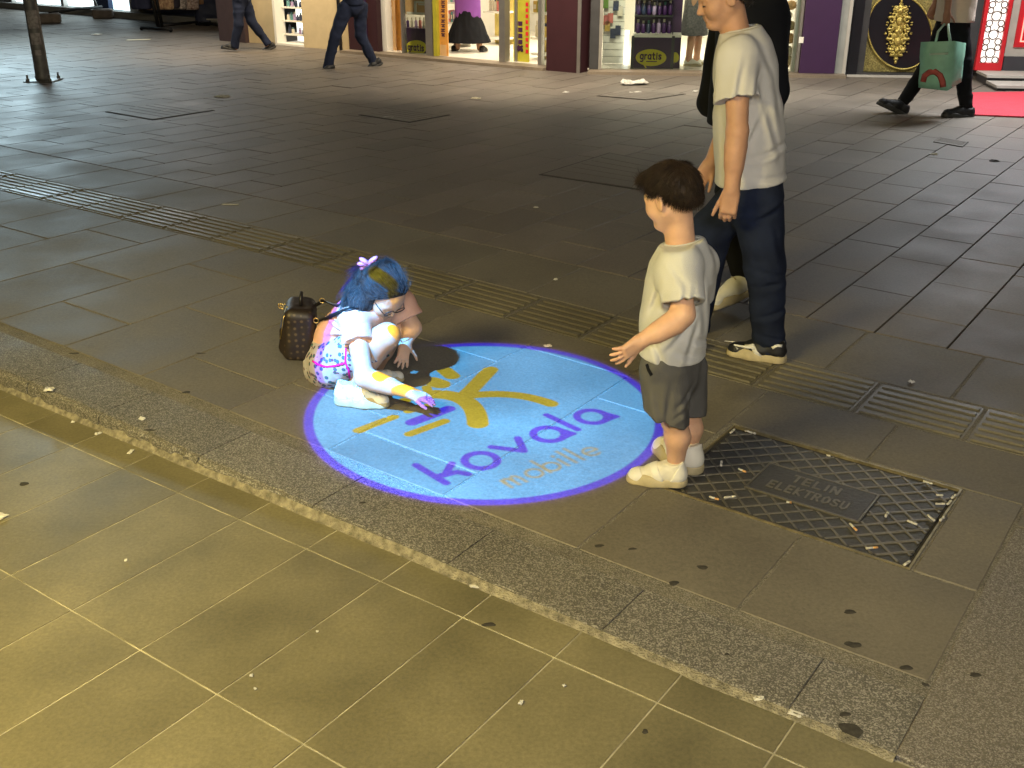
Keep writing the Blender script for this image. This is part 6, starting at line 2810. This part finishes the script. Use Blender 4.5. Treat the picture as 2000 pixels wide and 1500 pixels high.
cover('manhole_cover', 'large dark ribbed cover in the paving beyond the boy head', [(1052, 342), (1250, 372), (1345, 330), (1190, 299)])
cover('manhole_cover', 'dark lozenge shaped cover with a receipt on it near the lamp post', [(205, 219), (298, 235), (420, 216), (318, 200)])
cover('drain_cover', 'small grey drain cover in the pale paving near the red carpet', [(1822, 278), (1880, 288), (1892, 278), (1836, 268)])
cover('manhole_cover', 'faint dark cover near the shop threshold under the paper scraps', [(1165, 188), (1262, 196), (1340, 184), (1240, 176)])
cover('manhole_cover', 'dim flat cover in the middle of the street beside a paper strip', [(700, 225), (800, 240), (880, 225), (790, 212)])


# ------------------------------------------------------------------ steel post
def make_post():
    c = gp(85, 158)
    root = thing('lamp_post', 'dark grey steel post with bolted base plate and worn stickers at the upper left', 'post', c)
    m_p = M('weathered_steel', (.17, .165, .165), .5, .3, var=.3, vscale=12, bump=.2)
    mb = MB()
    mb.lathe(c, [(.085, .012), (.083, .05), (.079, .3), (.076, 1.2), (.070, 3.8)], 20)
    mb.build('shaft', m_p, root, True)
    mb = MB()
    mb.bevbox(c + (0, 0, .008), (.17, .17, .008), b=.004)
    mb.build('base_plate', m_p, root)
    for sx in (-1, 1):
        for sy in (-1, 1):
            mb = MB()
            mb.lathe(c + (.13 * sx, .13 * sy, .0165), [(.022, 0), (.022, .025), (.012, .03), (.012, .07)], 8)
            mb.build('bolt', m_p, root)
    m_st = M('faded_sticker', (.34, .31, .31), .7, var=.35, vscale=30)
    for z0, z1, w in ((.60, .80, .9), (.42, .55, .8), (.30, .36, .5)):
        mb = MB()
        n = 8
        vs, fs = [], []
        for k in range(n + 1):
            an = math.radians(-90 - 50 * w + 100 * w * k / n + 18)
            for z in (z0, z1):
                r = .0825 if z < .5 else .0805
                vs.append(c + (math.cos(an) * r, math.sin(an) * r, z))
        for k in range(n):
            fs.append((k * 2, k * 2 + 2, k * 2 + 3, k * 2 + 1))
        mesh_obj('sticker', vs, fs, m_st, root, True)


make_post()


# ------------------------------------------------------------------ clothes rack at the far left
def make_rack():
    Y = 19.8
    root = thing('clothes_rack', 'black tubular clothes rack standing at the far left with hung garments', 'clothes rack', gpt(310, 60))
    m_k = M('black_steel_tube', (.012, .012, .014), .4, .5)

    def tb(name, pts, r):
        mb = MB()
        mb.tube(pts, r, 8)
        mb.build(name, m_k, root, True)
    f1, f2 = gpt(277, 60) + (0, 0, .05), gpt(334, 63) + (0, 0, .05)
    tb('foot', [f1, f2], .03)
    tb('post', [P(311, 59, Y), P(297, 0, Y), P(290, -60, Y), P(282, -150, Y)], .03)
    tb('post', [P(317, 52, Y + .1), P(306, 0, Y + .1), P(298, -60, Y + .1), P(290, -150, Y + .1)], .028)
    g1, g2 = gpt(385, 50) + (0, 0, .05), gpt(428, 53) + (0, 0, .05)
    tb('foot', [g1, g2], .03)
    tb('rail', [P(314, 50, Y + .1), P(404, 41, Y + 1.2)], .026)
    tb('post', [P(404, 49, Y + 1.2), P(398, -150, Y + 1.2)], .028)
    tb('rail', [P(288, -140, Y), P(398, -140, Y + 1.2)], .026)
    for c in (f1, f2, g1, g2):
        mb = MB()
        mb.ell(c - (0, 0, .015), .034, nu=10, nv=6)
        mb.build('castor', m_k, root, True)
    gs = (('navy coat', 262, 290, 18, (.016, .02, .05), None), ('beige dress with dark zigzag print', 290, 333, 19, (.50, .36, .22), (.18, .09, .06)),
          ('dark blouse', 334, 342, 16, (.03, .025, .04), None), ('black and white print dress', 342, 358, 18, (.06, .05, .05), (.52, .45, .42)),
          ('white and rust print blouse', 359, 382, 19, (.50, .42, .38), (.10, .04, .03)), ('brown jacket', 383, 398, 8, (.16, .09, .05), None))
    for k, (nm, x0, x1, yb, c, c2) in enumerate(gs):
        Yk = Y + .15 + k * .18
        m_c = M('hung_cloth', c, .9, var=.2, c2=c2, vscale=26 if c2 else 6)
        S = Sculpt()
        pa, pb = P(x0 + 6, -80, Yk), P(x1 - 6, -80, Yk)
        qa, qb = P(x0 + 4, yb - 6, Yk), P(x1 - 4, yb - 6, Yk)
        r_ = .09
        S.cone(pa, qa, r_ * .7, r_, .04)
        S.cone(pb, qb, r_ * .7, r_, .04)
        S.cone((pa + pb) / 2, (qa + qb) / 2, r_ * .9, r_ * 1.1, .06)
        S.half(P((x0 + x1) / 2, yb, Yk), (0, 0, -1), .01)
        v, f = S.build(.022, folds(.02, 9, (1.5, 1.5, .2), 100 + k, .004))
        o = mesh_obj('hung_garment', v, f, m_c, None, True)
        tag(o, nm + ' hanging on the black rack at the far left', 'garment', 'garments on the clothes rack')


make_rack()


def make_barrier():
    root = thing('barrier', 'low dark bar between two concrete feet near the steel post', 'barrier', gpt(150, 40))
    m_c = M('dirty_concrete', (.20, .17, .15), .9, var=.25, bump=.3)
    for (x, y) in ((99, 45), (202, 36)):
        c = gpt(x, y)
        mb = MB()
        mb.bevbox(c + (0, 0, .09), (.20, .12, .09), R=np.array([[.95, .3, 0], [-.3, .95, 0], [0, 0, 1]]), b=.025)
        mb.build('concrete_foot', m_c, root)
    a, b = gpt(99, 45) + (0, 0, .17), gpt(202, 36) + (0, 0, .22)
    mb = MB()
    mb.tube([a, a * .5 + b * .5 + (0, 0, .02), b], .03, 8)
    mb.build('bar', M('black_bar', (.015, .015, .018), .5), root, True)
    mb = MB()
    mb.tube([b + (-.1, 0, 0), b + (-.16, 0, .25), b + (-.2, 0, .5)], .025, 8)
    mb.build('stay', m_alu, root, True)


make_barrier()
for k, (x, y, w, h, c, lb) in enumerate(((390, 40, .22, .34, (.04, .10, .22), 'blue sack with a glowing white print standing by the clothes rack'), (414, 50, .3, .5, (.012, .016, .04), 'dark navy covered crate beside the brown pillar'))):
    p = gpt(x, y)
    S = Sculpt()
    S.box(p + (0, .1, h / 2), (w, .16, h / 2), rnd=.07)
    S.ell(p + (.02, .1, h * .95), (w * .8, .15, .12), k=.05)
    v, f = S.build(.02, folds(.02, 8, (1, 1, 1), 130 + k, .004))
    o = mesh_obj('sack' if k == 0 else 'covered_crate', v, f, M('woven_plastic', c, .6, var=.2, bump=.3), None, True, p)
    tag(o, lb, 'sack' if k == 0 else 'crate')
    if k == 0:
        mb = MB()
        mb.ell(P(398, 19, p[1] - .12), (.085, .02, .085), nu=12, nv=7)
        mb.build('glowing_print', m_lit, o, True)  # glow put into the print: it borrows the emissive pane material


# ------------------------------------------------------------------ litter
m_paper = M('white_paper', (.58, .56, .51), .9, var=.08, vscale=30)
m_butt = M('cigarette_paper', (.58, .55, .47), .9, var=.15, vscale=60)
m_filter = M('cigarette_filter', (.60, .33, .12), .9, var=.2, vscale=80)
m_scrap = M('cream_scrap', (.66, .60, .44), .9, var=.1, vscale=30)


def butt(px, py, ang, L, label, filt=True, grp='cigarette butts on the manhole cover', r=.0042):
    p = gp(px, py)
    root = thing('cigarette_butt', label, 'cigarette butt', p, grp)
    d = np.array([math.cos(ang), math.sin(ang), 0])
    z = np.array([0, 0, r + .0003])
    e = p + d * L / 2
    s = p - d * L / 2
    m = s * .4 + e * .6
    bend = np.array([-d[1], d[0], 0]) * random.uniform(-.002, .002)
    mb = MB()
    mb.tube([s + z, (s + m) / 2 + z + bend, m + z], r, 8, (.85, (0, 0, 1)))
    mb.build('paper', m_butt, root, True)
    mb = MB()
    mb.tube([m + z, e + z], r * 1.02, 8, (.85, (0, 0, 1)))
    mb.build('filter', m_filter if filt else m_butt, root, True)


def c8(x, y):
    return 1250 + .35 * x, 780 + .35 * y


def along(p, q):
    a, b = gp(*p), gp(*q)
    d = b - a
    return math.atan2(d[1], d[0]), np.linalg.norm(d[:2])


BT = [((503, 193), (527, 172), 'at the far left corner of the iron cover, by the boy heel'), ((585, 180), (645, 198), 'long, along the upper left edge of the iron cover'),
      ((452, 378), (455, 352), 'short upright, near the boy shoe on the iron cover'), ((550, 392), (590, 412), 'crushed, left of the name plate on the iron cover'),
      ((388, 548), (438, 566), 'on the near left edge of the iron cover, left of a pair'), ((470, 555), (533, 547), 'on the near left edge of the iron cover, right of a pair'),
      ((818, 578), (845, 583), 'tiny, just under the name plate of the iron cover'), ((1040, 318), (1062, 322), 'tiny, beyond the name plate of the iron cover'),
      ((1580, 462), (1630, 478), 'near the far right corner of the iron cover'), ((1650, 540), (1690, 542), 'below the far right corner of the iron cover'),
      ((1738, 558), (1760, 538), 'highest on the right rim of the iron cover'), ((1713, 592), (1735, 570), 'second on the right rim of the iron cover'),
      ((1648, 588), (1700, 590), 'pale, lying level near the right rim of the iron cover'), ((1605, 652), (1643, 684), 'slanting, beside the right rim of the iron cover'),
      ((1675, 684), (1697, 662), 'lowest on the right rim of the iron cover'), ((1370, 662), (1385, 635), 'standing across the ribs right of the name plate'),
      ((1490, 684), (1545, 706), 'ivory, among the ribs right of the name plate'), ((1170, 700), (1208, 738), 'with orange filter below the name plate'),
      ((1260, 838), (1325, 832), 'level, near the lower rim of the iron cover'), ((1472, 932), (1505, 908), 'in the nearest corner of the iron cover')]
for k, (p, q, lb) in enumerate(BT):
    an, L_ = along(c8(*p), c8(*q))
    x, y = c8((p[0] + q[0]) / 2, (p[1] + q[1]) / 2)
    butt(x, y, an, max(min(L_, .05), .014), 'cigarette butt ' + lb, filt=(k in (3, 17, 18, 6, 4)))


def scrap(px, py, w, h, label, name='paper_scrap', mat=None, crumple=.006, ang=None, grp=None, cat='paper scrap', near=False, lift=.002):
    """small torn or crumpled piece: a bent sheet with thickness"""
    p = gpt(px, py) if near else gp(px, py)
    ang = random.uniform(0, 3.1) if ang is None else ang
    ca, sa = math.cos(ang), math.sin(ang)
    if near and name in ('pebble', 'crumb'):
        w, h, crumple = w * .7, h * .7, crumple * .6
    n = 5 if w < .1 else 8
    n = 6 if w < .1 else 11
    sd = random.uniform(0, 50)
    top, bot = [], []
    for i in range(n):
        for j in range(n):
            u, v = (i / (n - 1) - .5), (j / (n - 1) - .5)
            edge = (abs(u) > .49) or (abs(v) > .49)
            x = u * w * (1 + (random.uniform(-.14, .14) if edge else 0))
            y = v * h * (1 + (random.uniform(-.14, .14) if edge else 0))
            a1 = float(vnoise(np.array([u * 3.1 + sd]), np.array([v * 3.1 + 5.]), np.array([.3]), 8)[0])
            a2 = float(vnoise(np.array([u * 6.7 + sd]), np.array([v * 6.7 + 5.]), np.array([7.3]), 9)[0])
            z = lift + crumple * (abs(a1 - .5) * 3.2 + a2 * .7) * (.45 if edge else 1)
            top.append((p[0] + x * ca - y * sa, p[1] + x * sa + y * ca, p[2] + z + .0012))
            bot.append((p[0] + x * ca - y * sa, p[1] + x * sa + y * ca, p[2] + max(z - .0006, .0006)))
    fs = []
    for i in range(n - 1):
        for j in range(n - 1):
            k = i * n + j
            fs.append((k, k + n, k + n + 1, k + 1))
            m = n * n
            fs.append((m + k, m + k + 1, m + k + n + 1, m + k + n))
    rim = [i * n for i in range(n)] + [(n - 1) * n + j for j in range(1, n)] + [i * n + n - 1 for i in range(n - 2, -1, -1)] + [j for j in range(n - 2, 0, -1)]
    for q0, q1 in zip(rim, rim[1:] + rim[:1]):
        fs.append((q0, q1, q1 + n * n, q0 + n * n))
    o = mesh_obj(name, top + bot, fs, mat or m_paper, None, False, p)
    return tag(o, label, cat, grp)


scrap(1238, 165, .30, .17, 'large crumpled white tissue in front of the tall purple stand', 'crumpled_tissue', crumple=.05, ang=.1, cat='tissue', lift=.004)
scrap(1241, 181, .17, .06, 'flat white slip just below the crumpled tissue', 'paper_slip', crumple=.006, ang=.25, cat='paper')
scrap(310, 218, .25, .05, 'long white receipt lying on the lozenge shaped cover', 'receipt', crumple=.004, ang=.6, cat='receipt')
scrap(434, 190, .16, .12, 'crumpled pale scrap right of the lozenge shaped cover', crumple=.018, ang=-.3)
scrap(762, 230, .19, .05, 'torn white strip lying in the middle of the street', 'paper_strip', crumple=.005, ang=-.05)
scrap(930, 193, .10, .07, 'pinkish scrap in the street below the shop door', crumple=.012, mat=m_scrap)
scrap(1105, 181, .09, .05, 'small white scrap in front of the maroon pillar', crumple=.008)
scrap(1358, 179, .09, .04, 'tiny white scrap beside the black jacketed person', crumple=.008)
scrap(1440, 172, .07, .04, 'tiny bright scrap near the teenager shoulder line on the paving', crumple=.006)
scrap(270, 78, .35, .10, 'flat cream paper lying below the clothes rack', 'flat_paper', crumple=.004, ang=.25, mat=m_scrap)
scrap(189, 68, .20, .14, 'white blob of paper on the blue lit paving', crumple=.02)
scrap(450, 400, .10, .02, 'thin white strip on the paving behind the girl', 'paper_strip', crumple=.002, ang=.0)
scrap(1047, 406, .026, .02, 'tiny white speck in the dark middle of the street', 'pebble_scrap', crumple=.005)
scrap(1085, 547, .022, .022, 'tiny pale speck between girl and boy beyond the ribbed strip', 'pebble_scrap', crumple=.005)
scrap(1070, 677, .032, .024, 'small cream crumb just beyond the glowing disc', 'crumb', crumple=.008, mat=m_scrap)
scrap(1780, 748, .020, .022, 'small bright white lump on the slab right of the teenager shoe', 'paper_lump', crumple=.010)
scrap(1823, 302, .06, .04, 'white speck below the small drain cover', 'pebble_scrap', crumple=.01)
scrap(1942, 315, .07, .05, 'dark leaf like speck on the pale paving at the right', 'dark_scrap', crumple=.01, mat=m_dirt)
scrap(1425, 668, .045, .012, 'thin white fleck in front of the teenager toe', 'paper_fleck', crumple=.002, ang=-.3)
scrap(930, 1147, .036, .012, 'white cigarette end on the tiles beside the kerb', 'cigarette_end', crumple=.003, ang=-.12, near=True, cat='cigarette end')
scrap(1482, 1366, .026, .016, 'pale plaster chip on the kerb edge, left of two', 'plaster_chip', crumple=.004, ang=.0)
scrap(1553, 1396, .032, .018, 'pale plaster chip at the kerb joint, right of two', 'plaster_chip', crumple=.004, ang=-.5)
scrap(1635, 1433, .034, .009, 'thin white splinter at the foot of the last kerb stone', 'white_splinter', crumple=.002, ang=-.45, near=True)
scrap(2, 1010, .035, .030, 'white paper corner on the tiles at the left frame edge', 'paper_corner', crumple=.006, near=True)
scrap(192, 848, .034, .020, 'white crumb at the foot of the kerb, right of two', 'crumb', crumple=.008, near=True)
scrap(143, 826, .022, .020, 'white crumb at the foot of the kerb, left of two', 'crumb', crumple=.008, near=True)
scrap(278, 820, .020, .020, 'pale pebble on the kerb top at the left', 'pebble', crumple=.009, cat='pebble')
scrap(255, 884, .03, .014, 'thin pale flake on the dark tile below the kerb', 'flake', crumple=.003, near=True)
scrap(97, 763, .035, .03, 'broken pale mortar crumb on the kerb joint at the left', 'mortar_crumb', crumple=.012)
scrap(246, 1096, .012, .012, 'small pale pebble in the middle of the left tiles', 'pebble', crumple=.006, near=True, cat='pebble')
scrap(491, 1321, .012, .012, 'pale pebble by the tile joint at the bottom, upper of two', 'pebble', crumple=.006, near=True, cat='pebble')
scrap(499, 1347, .009, .009, 'pale pebble by the tile joint at the bottom, lower of two', 'pebble', crumple=.005, near=True, cat='pebble')
scrap(620, 1235, .010, .009, 'tiny pebble on the tile below the kerb in the centre', 'pebble', crumple=.005, near=True, cat='pebble')
scrap(1017, 1374, .014, .022, 'oblong pale pebble on a tile at the bottom centre', 'pebble', crumple=.006, ang=-.4, near=True, cat='pebble')
scrap(1102, 1341, .011, .010, 'small pebble right of the oblong one at the bottom centre', 'pebble', crumple=.005, near=True, cat='pebble')

# flattened chewing gum and stains on the stone
m_gum = M('old_gum', (.042, .038, .032), .85, var=.4, vscale=60)


def gum(px, py, rx, ry, label, near=False):
    p = gpt(px, py) if near else gp(px, py)
    vs = [p + (0, 0, .0014)]
    n = 20
    ph = random.uniform(0, 6)
    for ring_, z in ((.6, .0012), (1.0, .0002)):
        for k in range(n):
            an = 2 * math.pi * k / n
            r = ring_ * (1 + .16 * math.sin(2 * an + ph) + .10 * math.sin(3 * an + ph * 3) + .05 * math.sin(5 * an + ph * 2))
            vs.append(p + (rx * r * math.cos(an), ry * r * math.sin(an), z))
    fs = [(0, 1 + k, 1 + (k + 1) % n) for k in range(n)]
    fs += [(1 + k, 1 + n + k, 1 + n + (k + 1) % n, 1 + (k + 1) % n) for k in range(n)]
    tag(mesh_obj('gum_spot', vs, fs, m_gum, None, True, p), label, 'gum spot', 'gum spots trodden on the stone')


for (x, y, rx, ry, lb, nr) in (
        (1316, 1139, .014, .013, 'dark ring shaped gum spot on the slab left of the manhole cover', 0), (1372, 1108, .018, .010, 'faint gum spot beyond the ring shaped one', 0),
        (1660, 1195, .019, .009, 'oval gum spot on the slab below the manhole cover', 0), (1666, 1259, .020, .014, 'grey gum spot between two others near the last kerb stones', 0),
        (1770, 1304, .015, .011, 'gum spot near the upper corner of the last kerb stone', 0), (1807, 1337, .008, .008, 'small black gum spot on the corner joint of the kerb', 0),
        (1905, 1318, .017, .008, 'dark crescent gum spot on the brown terrazzo at the right', 0), (1662, 1427, .030, .024, 'largest dark stain on the last kerb stone', 0),
        (1650, 1395, .013, .009, 'small stain just above the largest one on the kerb', 0), (1420, 1278, .006, .006, 'small black dot on the speckled kerb', 0),
        (955, 1220, .017, .011, 'dark smudge on the tile joint near the kerb', 1), (47, 945, .018, .012, 'dark oval spot on the tiles at the left', 1),
        (145, 690, .020, .010, 'dark gum spot on the slab behind the kerb at the far left', 0), (364, 766, .018, .010, 'dark gum spot on the slab left of the girl', 0),
        (294, 840, .016, .008, 'brown gum spot on the kerb top at the left', 0), (708, 982, .010, .008, 'gum spot on the kerb below the disc', 0),
        (390, 690, .024, .008, 'thin dark smear on the slab left of the backpack', 0), (1235, 1072, .012, .007, 'gum spot on the slab below the boy', 0),
        (1260, 1429, .008, .008, 'small round dark dot on a tile at the bottom right', 1), (1170, 1066, .014, .009, 'gum spot at the slab edge near the kerb joint', 0)):
    gum(x, y, rx, ry, lb, bool(nr))
